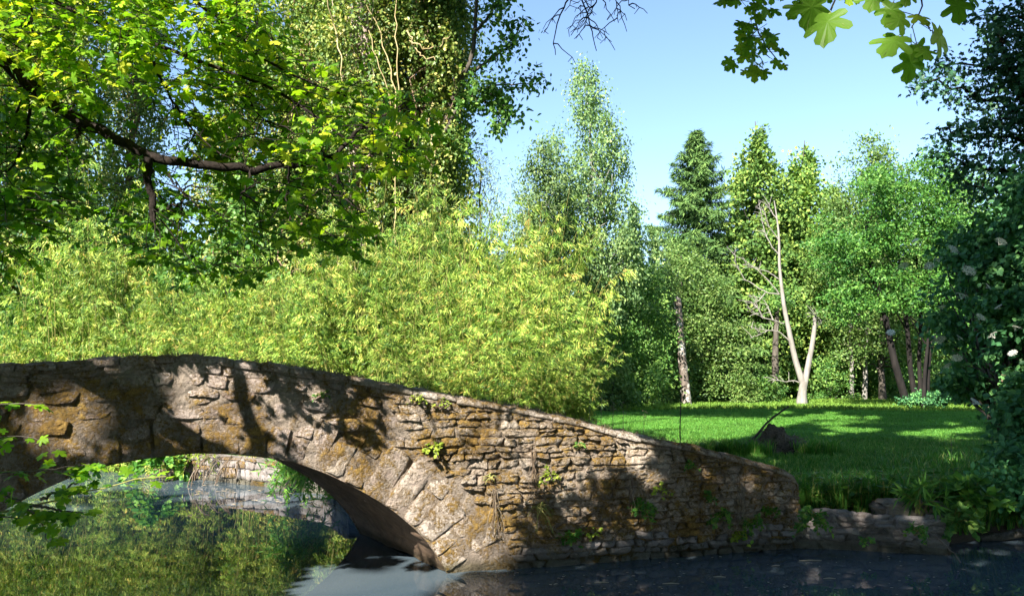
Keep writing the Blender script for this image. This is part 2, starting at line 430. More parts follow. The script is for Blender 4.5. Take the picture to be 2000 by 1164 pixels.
for _ in range(30): _zs[1:-1] = (_zs[:-2] + 2 * _zs[1:-1] + _zs[2:]) / 4
def arch(t): return np.interp(t, _ts, _zs, left=-.0, right=-.0)

# shadow keep-out : where the sun reaches in the photograph
LIT_FACE = [(735, 735), (1000, 780), (1265, 845), (1270, 900), (1225, 930), (1160, 900), (1130, 960), (1050, 960), (1010, 1040), (1060, 1125), (870, 1125), (820, 1060), (700, 960), (590, 905), (600, 860), (700, 890), (760, 860)]
LIT_WATER = [(560, 1164), (600, 1105), (860, 1112), (900, 1130), (870, 1164), (860, 1300), (500, 1300)]
LIT_WATER2 = [(330, 950), (640, 955), (650, 990), (400, 990), (380, 975)]
_dl = random.Random(8)
def _ell(cx, cy, rx, ry): return [(cx + rx * math.cos(q) * _dl.uniform(.7, 1.2), cy + ry * math.sin(q)) for q in np.arange(9) * math.tau / 9]
LAWN_LIT = [_ell(_dl.gauss(cx, sx), _dl.gauss(cy, sy), _dl.uniform(6, 26), _dl.uniform(1.5, 4.5)) for cx, cy, sx, sy, n in ((1225, 792, 35, 7, 8), (1830, 848, 55, 9, 14), (1660, 842, 35, 4, 5), (1600, 815, 50, 4, 5), (1500, 828, 90, 8, 4), (1450, 905, 60, 12, 3)) for _ in range(int(n * 2.2))]
_dr = random.Random(4)
DAP = [(_dr.gauss(cx, sx), _dr.gauss(cy, sy), _dr.uniform(6, 19), _dr.uniform(9, 30)) for cx, cy, sx, sy, n in ((150, 800, 45, 35, 16), (110, 740, 60, 14, 5), (340, 770, 60, 35, 20), (450, 790, 50, 40, 18), (560, 830, 40, 45, 10), (650, 800, 40, 30, 9), (250, 850, 60, 25, 7), (1250, 940, 18, 20, 3), (1470, 930, 20, 20, 3)) for _ in range(int(n * 1.4))]
def sun_keep(P, rad=0.0):
    P = np.asarray(P, float)
    if rad == 0: return _sun_keep(P, 0.0)
    u = unit(np.cross(SUN, [0, 0, 1.])); v = np.cross(SUN, u); k = _sun_keep(P, rad)
    for c, s_ in ((1, 0), (-1, 0), (0, 1), (0, -1)): k &= _sun_keep(P + (u * c + v * s_) * rad, rad)
    return k
def _sun_keep(P, rad):
    """True where a leaf at P may stay : its shadow misses the places the photograph shows in sun"""
    P = np.asarray(P, float)
    k = np.ones(len(P), bool)
    def hit(point, nrm, sgn=1):
        dn = -(SUN @ nrm)
        s = ((point - P) @ nrm) / dn
        return P - s[:, None] * SUN, s > 0
    H, f = hit(P0, NN)
    px, py, _ = project(H)
    tt = (H - P0) @ D
    k &= ~(f & inpoly(px, py, LIT_FACE) & (H[:, 2] > -.1) & (tt < 4.5))
    for cx, cy, ax, ay in DAP: k &= ~(f & ((((px - cx) + (py - cy) * .3) / ax) ** 2 + ((py - cy) / ay) ** 2 < 1))
    onface = f & (H[:, 2] > arch(tt)) & (H[:, 2] < top(tt)) & (tt < T_END)
    H, f = hit(np.zeros(3), np.array([0, 0, 1.]))
    px, py, yf = project(H)
    k &= ~(f & ~onface & (yf > 1) & (inpoly(px, py, LIT_WATER) | inpoly(px, py, LIT_WATER2)))
    H, f = hit(np.array([0, 0, .42]), np.array([0, 0, 1.]))
    px, py, yf = project(H)
    k &= ~(f & (yf > 41.0 + .06 * (H[:, 0] - 5)) & (H[:, 0] > -5))
    for q in LAWN_LIT: k &= ~(f & (yf > 1) & inpoly(px, py, q))
    # bamboo and everything beyond
    H, f = hit(np.array([0, 15.8, 0]), np.array([0, -1., 0]))
    k &= ~(f & (H[:, 2] > .4) & (H[:, 2] < 26) & (H[:, 0] > -13) & (H[:, 0] < 3.0))
    H, f = hit(np.array([0, 42, 0]), np.array([0, -1., 0]))
    k &= ~(f & (H[:, 2] > .6) & (H[:, 0] > -30) & (H[:, 0] < 35))
    return k

# ------------------------------------------------------------------ ground and water
far_bank = [(-60, 24), (-20, 20.5), tuple(atz(60, 897)[:2]), tuple(atz(200, 909)[:2]), tuple(atz(390, 935)[:2]), tuple(atz(520, 950)[:2]), tuple(atz(640, 966)[:2])]
rear = P0 + WV
WALL_A = P1; WALL_B = atz(1855, 1084, 0)
RIV = [(-60, 2.2), (60, 2.2), (60, 22), (12, 12.2), (8.2, 10.9)] + [tuple(atz(2000, 1052)[:2]), tuple((WALL_B + [.15, .3, 0])[:2]), tuple((P1 + [0, .18, 0])[:2]), tuple((P0 + D * .1 - NN * .2)[:2]), tuple((rear + D * .1)[:2])] + [(-2.2, 11.2), (-2.35, 12.3)] + far_bank[::-1]
def seg_dist(x, y, poly):
    d = np.full(x.shape, 1e9)
    for i in range(len(poly)):
        a = np.array(poly[i]); b = np.array(poly[(i + 1) % len(poly)]); ab = b - a
        L2 = ab @ ab + 1e-12
        u = np.clip(((x - a[0]) * ab[0] + (y - a[1]) * ab[1]) / L2, 0, 1)
        d = np.minimum(d, np.hypot(x - a[0] - u * ab[0], y - a[1] - u * ab[1]))
    return d
# left abutment bank sits inside the strip under the bridge's left end
LBANK = [tuple((P0 + D * (T_L - .05) + NN * .3)[:2]), tuple((P0 + D * (T_L - .05) - NN * (BW + .3))[:2]), (-9, 9.5), (-60, 12), (-60, 2.2), (-7, 2.2)]
def lawn_z(x, y):
    return .42 + .05 * np.sin(x * .31 + 1) * np.cos(y * .23) + .02 * np.sin(x * 1.3) * np.sin(y * 1.1) + np.clip((y - 45) * .004, 0, .5)
def ground_z(x, y):
    x = np.asarray(x, float); y = np.asarray(y, float)
    ins = inpoly(x, y, RIV) & ~inpoly(x, y, LBANK)
    d = np.minimum(seg_dist(x, y, RIV), 1e9)
    d2 = seg_dist(x, y, LBANK)
    s = np.where(ins, -d, np.where(inpoly(x, y, LBANK), d2, d))
    e = np.clip((s + .05) / .42, 0, 1); e = e * e * (3 - 2 * e)
    return -.7 + (lawn_z(x, y) + .7) * e
xs = np.concatenate([[-900, -400, -200, -100, -60], np.arange(-30, -10, 1), np.arange(-10, 14, .16), np.arange(14, 50, 1), [60, 100, 200, 400, 900]])
ys = np.concatenate([[-200, -60, -20, -8, -2], np.arange(0, 22, .16), np.arange(22, 60, .8), [70, 90, 130, 200, 400, 1200]])
X, Y = np.meshgrid(xs, ys)
Z = ground_z(X, Y)
b = MB()
nx, ny = len(xs), len(ys)
I = (np.arange(ny - 1)[:, None] * nx + np.arange(nx - 1)[None]).ravel()
b.add(np.stack([X, Y, Z], -1).reshape(-1, 3), np.stack([I, I + 1, I + nx + 1, I + nx], -1))
tag(b.build('ground', M_GROUND, smooth=True), kind='structure')
b = MB()
b.add([(-60, -20, 0), (60, -20, 0), (60, 40, 0), (-60, 40, 0)], [[0, 1, 2, 3]])
tag(b.build('water', M_WATER), kind='structure')

# ------------------------------------------------------------------ masonry
def hn(x, y, s=1.0):
    """cheap smooth noise from sines"""
    x = np.asarray(x, float) * s; y = np.asarray(y, float) * s
    return (np.sin(x * 1.7 + 1.3 * np.sin(y * 2.1 + .5)) * np.cos(y * 1.9 + 1.1 * np.sin(x * 1.3)) + .5 * np.sin(x * 4.1 + y * 3.3) * np.cos(y * 4.7 - x * 1.2) + .3 * np.sin(x * 9.7 - y * 3.1) * np.sin(y * 8.9 + x * 2.7)) / 1.8
_LAT = rng.uniform(-1, 1, (256, 256))
def fbm(x, y, s=1.0, octv=5, gain=.55):
    x = np.asarray(x, float) * s + 31.7; y = np.asarray(y, float) * s + 57.3; out = 0; amp = 1.0; tot = 0
    for o in range(octv):
        xi = np.floor(x).astype(int); yi = np.floor(y).astype(int); fx = x - xi; fy = y - yi; fx = fx * fx * (3 - 2 * fx); fy = fy * fy * (3 - 2 * fy)
        g = lambda i, j: _LAT[(xi + i) % 256, (yi + j) % 256]
        out = out + amp * ((g(0, 0) * (1 - fx) + g(1, 0) * fx) * (1 - fy) + (g(0, 1) * (1 - fx) + g(1, 1) * fx) * fy)
        tot += amp; amp *= gain; x = x * 2.03 + 11.1; y = y * 2.03 + 7.7
    return out / tot
def clip(poly, a, n):
    """keep the part of a 2-D polygon with (p-a).n >= 0"""
    out = []
    for i in range(len(poly)):
        p = poly[i]; q = poly[(i + 1) % len(poly)]
        dp = (p[0] - a[0]) * n[0] + (p[1] - a[1]) * n[1]; dq = (q[0] - a[0]) * n[0] + (q[1] - a[1]) * n[1]
        if dp >= 0: out.append(p)
        if (dp >= 0) != (dq >= 0):
            u = dp / (dp - dq); out.append((p[0] + (q[0] - p[0]) * u, p[1] + (q[1] - p[1]) * u))
    return out
def area(poly):
    return .5 * abs(sum(poly[i][0] * poly[(i + 1) % len(poly)][1] - poly[(i + 1) % len(poly)][0] * poly[i][1] for i in range(len(poly))))
def stone_geo(poly, surf, joint, prot, base=-.03, rnd=.3, rough=.006, n=12):
    """a stone filling a cell : outline resampled, sides, shoulder, bulged face (surf maps t, z, off -> xyz)"""
    P = np.array(poly, float); c = P.mean(0)
    seg = np.roll(P, -1, 0) - P; L = np.hypot(seg[:, 0], seg[:, 1]); cum = np.concatenate([[0], np.cumsum(L)])
    u = (np.arange(n) + rng.uniform(-.2, .2, n)) / n * cum[-1] % cum[-1]
    u.sort()
    Q = np.stack([np.interp(u, cum, np.append(P[:, 0], P[0, 0])), np.interp(u, cum, np.append(P[:, 1], P[0, 1]))], -1)
    v = Q - c; r = np.hypot(v[:, 0], v[:, 1])[:, None] + 1e-6
    Q = c + v * np.clip((r - joint) / r, .3, 1)
    rr = min(.25, rnd)
    Q = c + (Q - c) * (1 + rng.uniform(-.8, .25, (n, 1)) * rr * .42)
    tilt = rng.uniform(-.22, .22, 2) * np.array([.6, 1.0])
    rings = []
    for f, o in ((1.0, base), (1.0, prot * .5), (.90, prot * .95), (.5, prot * 1.02)):
        q = c + (Q - c) * f
        off = np.full(n, o)
        if o > 0: off = off + (q - c) @ tilt + rng.normal(0, rough, n) * (1 if f < .99 else .5)
        rings.append(surf(q[:, 0], q[:, 1], off))
    cc = surf(c[0], c[1], prot * 1.08 + rng.normal(0, rough))[None]
    V = np.concatenate(rings + [cc])
    k = len(rings); i = np.arange(n); j = (i + 1) % n
    F = [list(x) for r_ in range(k - 1) for x in np.stack([r_ * n + i, r_ * n + j, (r_ + 1) * n + j, (r_ + 1) * n + i], -1)]
    F += [[(k - 1) * n + a, (k - 1) * n + b_, k * n] for a, b_ in zip(i, j)]
    return V, F
def lay_stones(parent, cells, surf, mat_of, limit=300, name='stone', joint=.008, fill_name='stone_fill'):
    """cells: list of (polygon, protrusion, name, material); biggest get objects"""
    cells = [c for c in cells if len(c[0]) > 2 and area(c[0]) > .0008]
    cells.sort(key=lambda c: -area(c[0]))
    fill = {}
    count = {}
    for poly, prot, nm, mat in cells:
        V, F = stone_geo(poly, surf, joint, prot, n=(14 if area(poly) > .010 else 10), rough=.004 + .13 * min(prot, .05))
        count[nm] = count.get(nm, 0) + 1
        if count[nm] <= limit:
            b = MB(); b.add(V, F); b.build(nm, mat, parent, smooth=True)
        else:
            fill.setdefault(mat, MB()).add(V, F)
    for mat, b in fill.items():
        tag(b.build(fill_name, mat, parent, smooth=True), kind='stuff')
def coursed(t0, t1, z0, topf, hrow, wlen, slope=lambda t, k: 0.0, seed=1):
    """rows of irregular stones between z0 and topf(t)"""
    r = random.Random(seed); out = []
    zmax = max(topf(t) for t in np.linspace(t0, t1, 30))
    z = z0; k = 0
    while z < zmax + .05:
        h = r.uniform(*hrow)
        if k < 3: h *= 1.25
        t = t0 - r.uniform(0, .15)
        row = []
        while t < t1:
            wd = r.uniform(*wlen) * (.75 + h / hrow[1] * .4)
            if r.random() < .15: wd *= 1.5
            row.append((t, min(t + wd, t1 + .02))); t += wd
        f = lambda tt, zz: (tt + .0, zz + .022 * float(hn(tt * 2.2, zz * 2.5 + seed)) + .012 * float(hn(tt * 7, zz * 4)))
        for a, c in row:
            if c - a < .04: continue
            ja, jc = r.uniform(-.035, .035), r.uniform(-.035, .035); e1, e2, e3, e4 = [r.uniform(-.014, .014) for _ in range(4)]
            sub = [(z, z + h)]
            if r.random() < .14 and h > .085: sub = [(z, z + h * .5), (z + h * .5, z + h)]
            for s0, s1 in sub:
                m = (a + c) / 2
                out.append([f(a + ja, s0 + e1), f(m + jc, s0 - r.uniform(-.004, .012)), f(c + jc, s0 + e2), f(c - jc, s1 + e3), f(m + ja, s1 + r.uniform(-.012, .012)), f(a - ja, s1 + e4)])
        z += h; k += 1
    return out

# the bridge
bridge = empty('stone_bridge', (P0[0], P0[1], 0), 'old humpbacked stone footbridge with one low arch and mossy rubble walls over the water', 'bridge')
def ring_out(t):      # outer edge of the slab ring above the arch, as z
    return arch(t)
# offset curve of the arch (outwards)
ts_a = np.linspace(T_L, 0, 160); za = arch(ts_a)
tn = np.stack([np.gradient(ts_a), np.gradient(za)], -1); tn = unit(tn); on = np.stack([-tn[:, 1], tn[:, 0]], -1)   # up/outwards
s_len = np.concatenate([[0], np.cumsum(np.hypot(np.diff(ts_a), np.diff(za)))])
S_TOT = s_len[-1]
def ring_pt(s, dd):
    a = np.array([np.interp(s, s_len, ts_a), np.interp(s, s_len, za)])
    nrm = np.array([np.interp(s, s_len, on[:, 0]), np.interp(s, s_len, on[:, 1])]); nrm /= np.linalg.norm(nrm)
    return tuple(a + nrm * dd)
# wall body: near face as a dense displaced grid
T0 = -9.0
def zig(t, z):
    return .045 * fbm(t, z, 5.0, 6, .62)
def wall_sheet(off0, sgn, topf, botf, t0, t1, nt_, nz_, shift=0.0, disp=True):
    tt = np.linspace(t0, t1, nt_)
    lo = np.where((tt > T_L) & (tt < 0), arch(tt), -.6); hi = topf(tt)
    U = np.linspace(0, 1, nz_)
    Zg = lo[:, None] + (hi - lo)[:, None] * U[None]; Tg = np.repeat(tt[:, None], nz_, 1)
    off = off0 + (zig(Tg, Zg) * sgn if disp else 0 * Tg)
    P = face(Tg + shift, Zg, off)
    I = (np.arange(nt_ - 1)[:, None] * nz_ + np.arange(nz_ - 1)[None]).ravel()
    F = np.stack([I, I + nz_, I + nz_ + 1, I + 1], -1)
    if sgn < 0: F = F[:, ::-1]
    return P, F, tt, lo, hi
b = MB()
def split_t(t0, t1, step):   # sample so that arch springings are exact
    return None
for (a0, a1) in ((T0, T_L - .0005), (T_L + .0005, -.0005), (.0005, T_END - .01)):
    P, F, *_ = wall_sheet(0, 1, top, None, a0, a1, max(8, int((a1 - a0) / .02)), 66)
    b.add(P.reshape(-1, 3), F)
# top strip of the near parapet and rear skin
tt = np.linspace(T0, T_END - .01, 300); hh = top(tt); PT = .34
u = np.linspace(0, 1, 7)
G = np.stack([face(tt, hh + .012 * hn(tt * 3, q * 2 + 3, 2) - .02 * abs(2 * q - 1) ** 3, (zig(tt, hh) if q == 0 else -PT * q)) for q in u], 1)
I = (np.arange(299)[:, None] * 7 + np.arange(6)[None]).ravel()
b.add(G.reshape(-1, 3), np.stack([I, I + 7, I + 8, I + 1], -1))
ED = np.where(tt < -0.2, .5, np.clip(.5 + (tt + .2) * .25, .5, 1.4))
low = hh - ED
V = np.concatenate([face(tt, hh - .02, -PT), face(tt, low, -PT)]); I = np.arange(299)
b.add(V, np.stack([I, I + 300, I + 301, I + 1], -1))
# right end face
zz = np.linspace(-.5, top(T_END - .01), 24); qq = np.linspace(0, 1, 8)
G = np.stack([face(T_END - .01 + .02 * hn(zz, q * 3, 3), zz, -PT * q + (zig(T_END, zz) if q == 0 else 0)) for q in qq], 1)
I = (np.arange(23)[:, None] * 8 + np.arange(7)[None]).ravel()
b.add(G.reshape(-1, 3), np.stack([I, I + 8, I + 9, I + 1], -1))
b.build('near_wall', M_MORTAR, bridge, smooth=True)
# deck and rear parapet
b = MB()
low2 = low + .0
deckz = np.minimum(low, low)
GX = [face(tt + SK * q, deckz + .015 * hn(tt, q * 5, 4), -PT - (BW - PT * 2) * q) for q in np.linspace(0, 1, 9)]
G = np.stack(GX, 1); I = (np.arange(299)[:, None] * 9 + np.arange(8)[None]).ravel()
b.add(G.reshape(-1, 3), np.stack([I, I + 9, I + 10, I + 1], -1))
b.build('deck', M_EARTH, bridge, smooth=True)
b = MB()
def rtop(t): return np.where(t < -3, top(t) - .05, top(t) - .05 - np.clip((t + 3) * .16, 0, .9)) - .12
t2 = np.linspace(T0, 2.2, 240); r1 = rtop(t2); lo2 = np.where((t2 > T_L) & (t2 < 0), arch(t2), -.6)
A = [face(t2 + SK, lo2, -BW), face(t2 + SK, r1, -BW + .01 * hn(t2, 0 * t2, 4)), face(t2 + SK, r1 + .01 * hn(t2, t2 * 0 + 3, 5), -BW + PT), face(t2 + SK, np.interp(t2, tt, deckz) - .1, -BW + PT)]
G = np.stack(A, 1); I = (np.arange(239)[:, None] * 4 + np.arange(3)[None]).ravel()
b.add(G.reshape(-1, 3), np.stack([I, I + 4, I + 5, I + 1], -1))
b.build('rear_wall', M_RENDER, bridge, smooth=False)
# the underside of the arch
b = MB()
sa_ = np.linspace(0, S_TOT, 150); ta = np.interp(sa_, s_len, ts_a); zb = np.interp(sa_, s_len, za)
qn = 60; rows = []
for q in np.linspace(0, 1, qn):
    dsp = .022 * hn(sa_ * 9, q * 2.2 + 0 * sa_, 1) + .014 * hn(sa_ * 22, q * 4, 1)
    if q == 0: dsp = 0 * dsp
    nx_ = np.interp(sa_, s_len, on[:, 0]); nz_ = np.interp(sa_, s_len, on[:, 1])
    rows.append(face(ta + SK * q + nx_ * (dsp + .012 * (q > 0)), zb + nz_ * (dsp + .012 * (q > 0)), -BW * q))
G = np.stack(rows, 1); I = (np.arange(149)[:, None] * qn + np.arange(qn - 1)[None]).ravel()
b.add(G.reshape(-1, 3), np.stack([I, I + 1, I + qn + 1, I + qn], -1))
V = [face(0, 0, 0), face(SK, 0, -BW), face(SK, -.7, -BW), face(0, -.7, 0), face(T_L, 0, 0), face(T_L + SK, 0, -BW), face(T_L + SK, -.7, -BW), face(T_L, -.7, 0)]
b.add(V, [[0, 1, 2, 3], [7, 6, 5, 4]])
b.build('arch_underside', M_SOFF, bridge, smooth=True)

cells = []
# slabs radiating round the arch
r = random.Random(5)
RD = lambda s: .40 + .34 * max(0, (s - S_TOT + 1.9) / 1.9) ** .8 if s > S_TOT - 1.9 else .36
s = 0.0; bounds = []
while s < S_TOT - .06:
    step = r.uniform(.12, .27); 
    if s + step > S_TOT - .1: step = S_TOT - s
    e = s + step; dd = RD((s + e) / 2) * r.uniform(.72, 1.15)
    near = s > S_TOT - 1.7
    prot = r.uniform(.010, .024) if near else r.uniform(.001, .010)
    cuts = [0, dd] if r.random() < .3 else ([0, dd * r.uniform(.42, .62), dd] if near else [0, dd * r.uniform(.5, .7), dd])
    for c0, c1 in zip(cuts[:-1], cuts[1:]):
        j = r.uniform(-.02, .02)
        poly = [ring_pt(s, c0 + .002), ring_pt((s + e) / 2, c0 + .002), ring_pt(e, c0 + .002), ring_pt(e - j, c1), ring_pt(s + j, c1)]
        cells.append((poly, prot * r.uniform(.8, 1.15), 'arch_slab', (M_SLAB if r.random() < .7 else M_STONE) if near else M_RENDER))
    s = e
ring_poly = [ring_pt(q, RD(q)) for q in np.linspace(0, S_TOT, 60)]
ring_poly = [(p[0], p[1]) for p in ring_poly] + [(RD(S_TOT) * .8, -.3), (0, -.6), (T_L, -.6)]
# footing wedges right of the springing
for q in ((.02, .0, .38, .11), (.03, -.12, .45, .02), (.30, .10, .62, .20)):
    pass
COP = .075
def coping_line(t): return float(top(t)) - COP
body = coursed(-1.5, T_END - .02, -.12, lambda t: float(top(t)), (.055, .105), (.09, .26), seed=3)
def outside_ring(poly):
    c = np.mean(poly, 0)
    for i in range(len(ring_poly) - 4):
        pass
    return not bool(inpoly(np.array(c[0]), np.array(c[1]), ring_poly))
for poly in body:
    c = np.mean(poly, 0)
    if not outside_ring(poly): continue
    lim = -.62 + .25 * float(hn(c[1] * 3, 1.0))
    if c[0] < lim: continue
    # clip under the coping
    t_ = c[0]; s_ = (float(top(t_ + .05)) - float(top(t_ - .05))) / .1
    poly = clip(poly, (t_, coping_line(t_)), (s_, -1))
    if len(poly) < 3: continue
    prot = random.uniform(.012, .05) * (1.0 if c[0] > .2 else .8)
    cells.append((poly, prot, 'stone', M_STONE if c[1] > .22 + .12 * hn(c[0], 0, 2) or c[0] < .8 else M_WET))
# upper band on the left : flat split stones, slightly proud
for poly in coursed(-5.6, -.5, 1.15, lambda t: float(top(t)), (.085, .13), (.16, .42), seed=11):
    c = np.mean(poly, 0)
    z_top = float(top(c[0]))
    # follow the hump
    sh = z_top - float(top(AT0))
    poly = [(p[0], p[1] + (float(top(p[0])) - float(top(AT0)))) for p in poly]
    c = np.mean(poly, 0)
    if c[1] > z_top or c[1] < z_top - random.uniform(.26, .42) or c[0] > -.6: continue
    s_ = (float(top(c[0] + .05)) - float(top(c[0] - .05))) / .1
    poly = clip(poly, (c[0], coping_line(c[0]) + .02), (s_, -1))
    if len(poly) < 3: continue
    cells.append((poly, random.uniform(.008, .028), 'stone', M_RENDER))
# big rough blocks half buried in render on the left
for poly in coursed(-5.6, -.45, .55, lambda t: 1.95, (.11, .18), (.18, .42), seed=31):
    c = np.mean(poly, 0)
    if c[1] > float(top(c[0])) - .34 or not outside_ring(poly) or c[0] > -.5: continue
    cells.append((poly, random.uniform(-.006, .014), 'stone', M_RENDER))
lay_stones(bridge, cells, face, None)
# coping stones along the top
r = random.Random(9); t = -7.0; b_all = []
k = 0
while t < T_END - .03:
    wd = r.uniform(.13, .34); e = min(t + wd, T_END - .02)
    if e - t < .05: break
    hgt = COP * r.uniform(.8, 1.1)
    n = 5; ta_ = np.linspace(t + .006, e - .006, n)
    rows = []
    prof = [(-.04, -hgt), (r.uniform(.016, .034), -hgt * .9), (r.uniform(.018, .04), -.02), (-.02, r.uniform(.0, .018)), (-PT * .5, r.uniform(.004, .024)), (-PT + .03, r.uniform(-.004, .016)), (-PT - .015, -.03), (-PT - .0, -hgt)]
    for i, tq in enumerate(ta_):
        edge = .012 if i in (0, n - 1) else 0
        rows.append(np.array([face(tq, top(tq) + dz + r.uniform(-.005, .005) - edge * (dz > -.03), of + r.uniform(-.006, .006) * (of > 0)) for of, dz in prof]))
    G = np.array(rows); m = len(prof)
    I = (np.arange(n - 1)[:, None] * m + np.arange(m - 1)[None]).ravel()
    b = MB(); b.add(G.reshape(-1, 3), np.stack([I, I + m, I + m + 1, I + 1], -1)); b.add(G[0], [list(range(m))]); b.add(G[-1], [list(range(m))[::-1]])
    b.build('coping_stone', M_COPE if t > -1.2 else M_RENDER, bridge, smooth=True)
    t = e

def boulder(b, c, rx, ry, rz, n=14, m=9, rough=.1, sq=.6, mat=0):
    th = np.linspace(0, math.tau, n, endpoint=False); ph = np.linspace(-math.pi / 2, math.pi / 2, m)
    TH, PH = np.meshgrid(th, ph)
    x = np.sign(np.cos(TH)) * abs(np.cos(TH)) ** sq * np.cos(PH) ** sq; y = np.sign(np.sin(TH)) * abs(np.sin(TH)) ** sq * np.cos(PH) ** sq; z = np.sign(np.sin(PH)) * abs(np.sin(PH)) ** sq
    k = 1 + rough * rng.uniform(-1, 1, x.shape)
    V = np.stack([c[0] + x * rx * k, c[1] + y * ry * k, c[2] + z * rz * k], -1).reshape(-1, 3)
    i = np.arange(m - 1)[:, None] * n; j = np.arange(n)[None]; kk = (j + 1) % n
    b.add(V, np.stack([i + j, i + kk, i + n + kk, i + n + j], -1).reshape(-1, 4), mat=mat)
# low bank wall on the right
WA = P1 + D * 0.02; WD = unit(WALL_B - WA); WN = np.array([WD[1], -WD[0], 0.0]); WL = float(np.linalg.norm(WALL_B - WA))
if WN[1] > 0: WN = -WN
def wface(t, z, off=0.0):
    t, z, off = np.broadcast_arrays(np.asarray(t, float), np.asarray(z, float), np.asarray(off, float))
    return WA + t[..., None] * WD + off[..., None] * WN + z[..., None] * np.array([0, 0, 1.0])
bw = empty('bank_wall', (WA[0], WA[1], 0), 'low crumbling grey rubble wall along the lawn edge right of the bridge', 'wall')
def wtop(t): return .385 + .018 * math.sin(t * 5) - .02 * t
b = MB(); tt3 = np.linspace(0, WL, 50); zz3 = np.linspace(-.5, 1, 12)
hi = np.array([wtop(q) for q in tt3])
G = np.stack([wface(tt3, -.5 + (hi + .5) * q, .012 * hn(tt3, q * 3, 4)) for q in np.linspace(0, 1, 12)] + [wface(tt3, hi + .006, -.30), wface(tt3, hi - .4, -.32)], 1); m = 14
I = (np.arange(49)[:, None] * m + np.arange(m - 1)[None]).ravel(); b.add(G.reshape(-1, 3), np.stack([I, I + m, I + m + 1, I + 1], -1)); b.add(G[-1], [list(range(m))]); b.build('wall_core', M_WET, bw, smooth=True)
cs = [(clip(p, (np.mean(p, 0)[0], wtop(np.mean(p, 0)[0]) + .01), (0, -1)), random.uniform(.01, .045), 'stone', M_WET) for p in coursed(.0, WL, -.1, wtop, (.06, .11), (.12, .30), seed=21)]
lay_stones(bw, cs, wface, None)
for k in range(17):      # loose capping stones
    t_ = (k + random.uniform(.1, .6)) / 17 * WL; q = wface(t_, wtop(t_) + .008, -.05 - random.uniform(0, .08)); b = MB()
    boulder(b, q, random.uniform(.045, .10), random.uniform(.05, .08), random.uniform(.02, .045), 9, 6, .16, .7); b.build('stone', M_WET, bw, smooth=True)
# the squared block at its far end
PB = atz(1838, 1012, .36)
blk = empty('stone_block', (PB[0], PB[1] + .25, .3), 'squat weathered stone block overgrown at the right end of the low bank wall', 'stone block')
b = MB()
boulder(b, (PB[0] - .22, PB[1] + .28, .40), .40, .24, .13, n=22, m=14, rough=.13, sq=.5)
b.build('block_body', M_EARTH, blk, smooth=False)

# far river wall seen under the arch
FB = [np.array([*p, 0.0]) for p in far_bank[1:]] + [np.array([-2.5, 12.5, 0])]
fw = empty('river_wall', (FB[3][0], FB[3][1], 0), 'pale stone river wall beyond the arch with stems hanging over it', 'wall')
for A_, B_ in zip(FB[:-1], FB[1:]):
    A_ = A_ + np.array([0, -.05, 0]); dd_ = unit(B_ - A_); nn_ = np.array([dd_[1], -dd_[0], 0.0]); LL = float(np.linalg.norm(B_ - A_))
    if nn_[1] > 0: nn_ = -nn_
    if nn_[1] > -.3 : nn_ = -abs(nn_) * np.array([1, 1, 0])
    def sf(t, z, off=0.0, A_=A_, dd_=dd_, nn_=nn_):
        t, z, off = np.broadcast_arrays(np.asarray(t, float), np.asarray(z, float), np.asarray(off, float))
        return A_ + t[..., None] * dd_ + off[..., None] * nn_ + z[..., None] * np.array([0, 0, 1.0])
    b = MB(); t_ = np.linspace(-.03, LL + .03, 20)
    G = np.stack([sf(t_, -.4, 0), sf(t_, .46, 0), sf(t_, .47, -.35), sf(t_, 0, -.4)], 1)
    I = (np.arange(19)[:, None] * 4 + np.arange(3)[None]).ravel(); b.add(G.reshape(-1, 3), np.stack([I, I + 4, I + 5, I + 1], -1)); b.build('wall_core', M_WET, fw)
    if A_[0] > -13 :
        cs = [(clip(p, (0, .47), (0, -1)), random.uniform(.015, .05), 'stone', M_RENDER if random.random() < .3 else M_WET) for p in coursed(.02, LL - .02, -.05, lambda t: .47, (.10, .15), (.2, .45), seed=int(LL * 100))]
        lay_stones(fw, cs, sf, None, limit=150 if A_[0] > -8 else 0)

# ------------------------------------------------------------------ vegetation builders
def leaf_tint(n, lo=0, hi=1): return rng.uniform(lo, hi, n)
def curve_pts(a, b_, bend, n=8, wob=.0):
    a = np.asarray(a, float); b_ = np.asarray(b_, float); u = np.linspace(0, 1, n)[:, None]
    P = a + (b_ - a) * u + np.asarray(bend, float) * (4 * u * (1 - u))
    if wob: P[1:-1] += rng.normal(0, wob, (n - 2, 3))
    return P
def env_sample(n, prof, H, z0, bias=.5, lobes=None):
    """points in a crown given by radius at heights; prof: [(frac, radius)]"""
    f = np.array([p[0] for p in prof]); rr = np.array([p[1] for p in prof])
    hs = np.linspace(f[0], f[-1], 400); rs = np.interp(hs, f, rr)
    cdf = np.cumsum(rs ** 1.3 + .02); cdf /= cdf[-1]
    h = np.interp(rng.uniform(0, 1, n), cdf, hs)
    th = rng.uniform(0, math.tau, n)
    R_ = np.interp(h, f, rr)
    ph = rng.uniform(0, 6, 6)
    R_ = R_ * (1 + .16 * np.sin(3 * th + ph[0] + h * 9) + .12 * np.sin(5 * th + ph[1] - h * 17) + .1 * np.sin(h * 31 + ph[2]))
    q = rng.uniform(0, 1, n) ** bias
    return np.stack([R_ * q * np.cos(th), R_ * q * np.sin(th), z0 + h * H], -1), q
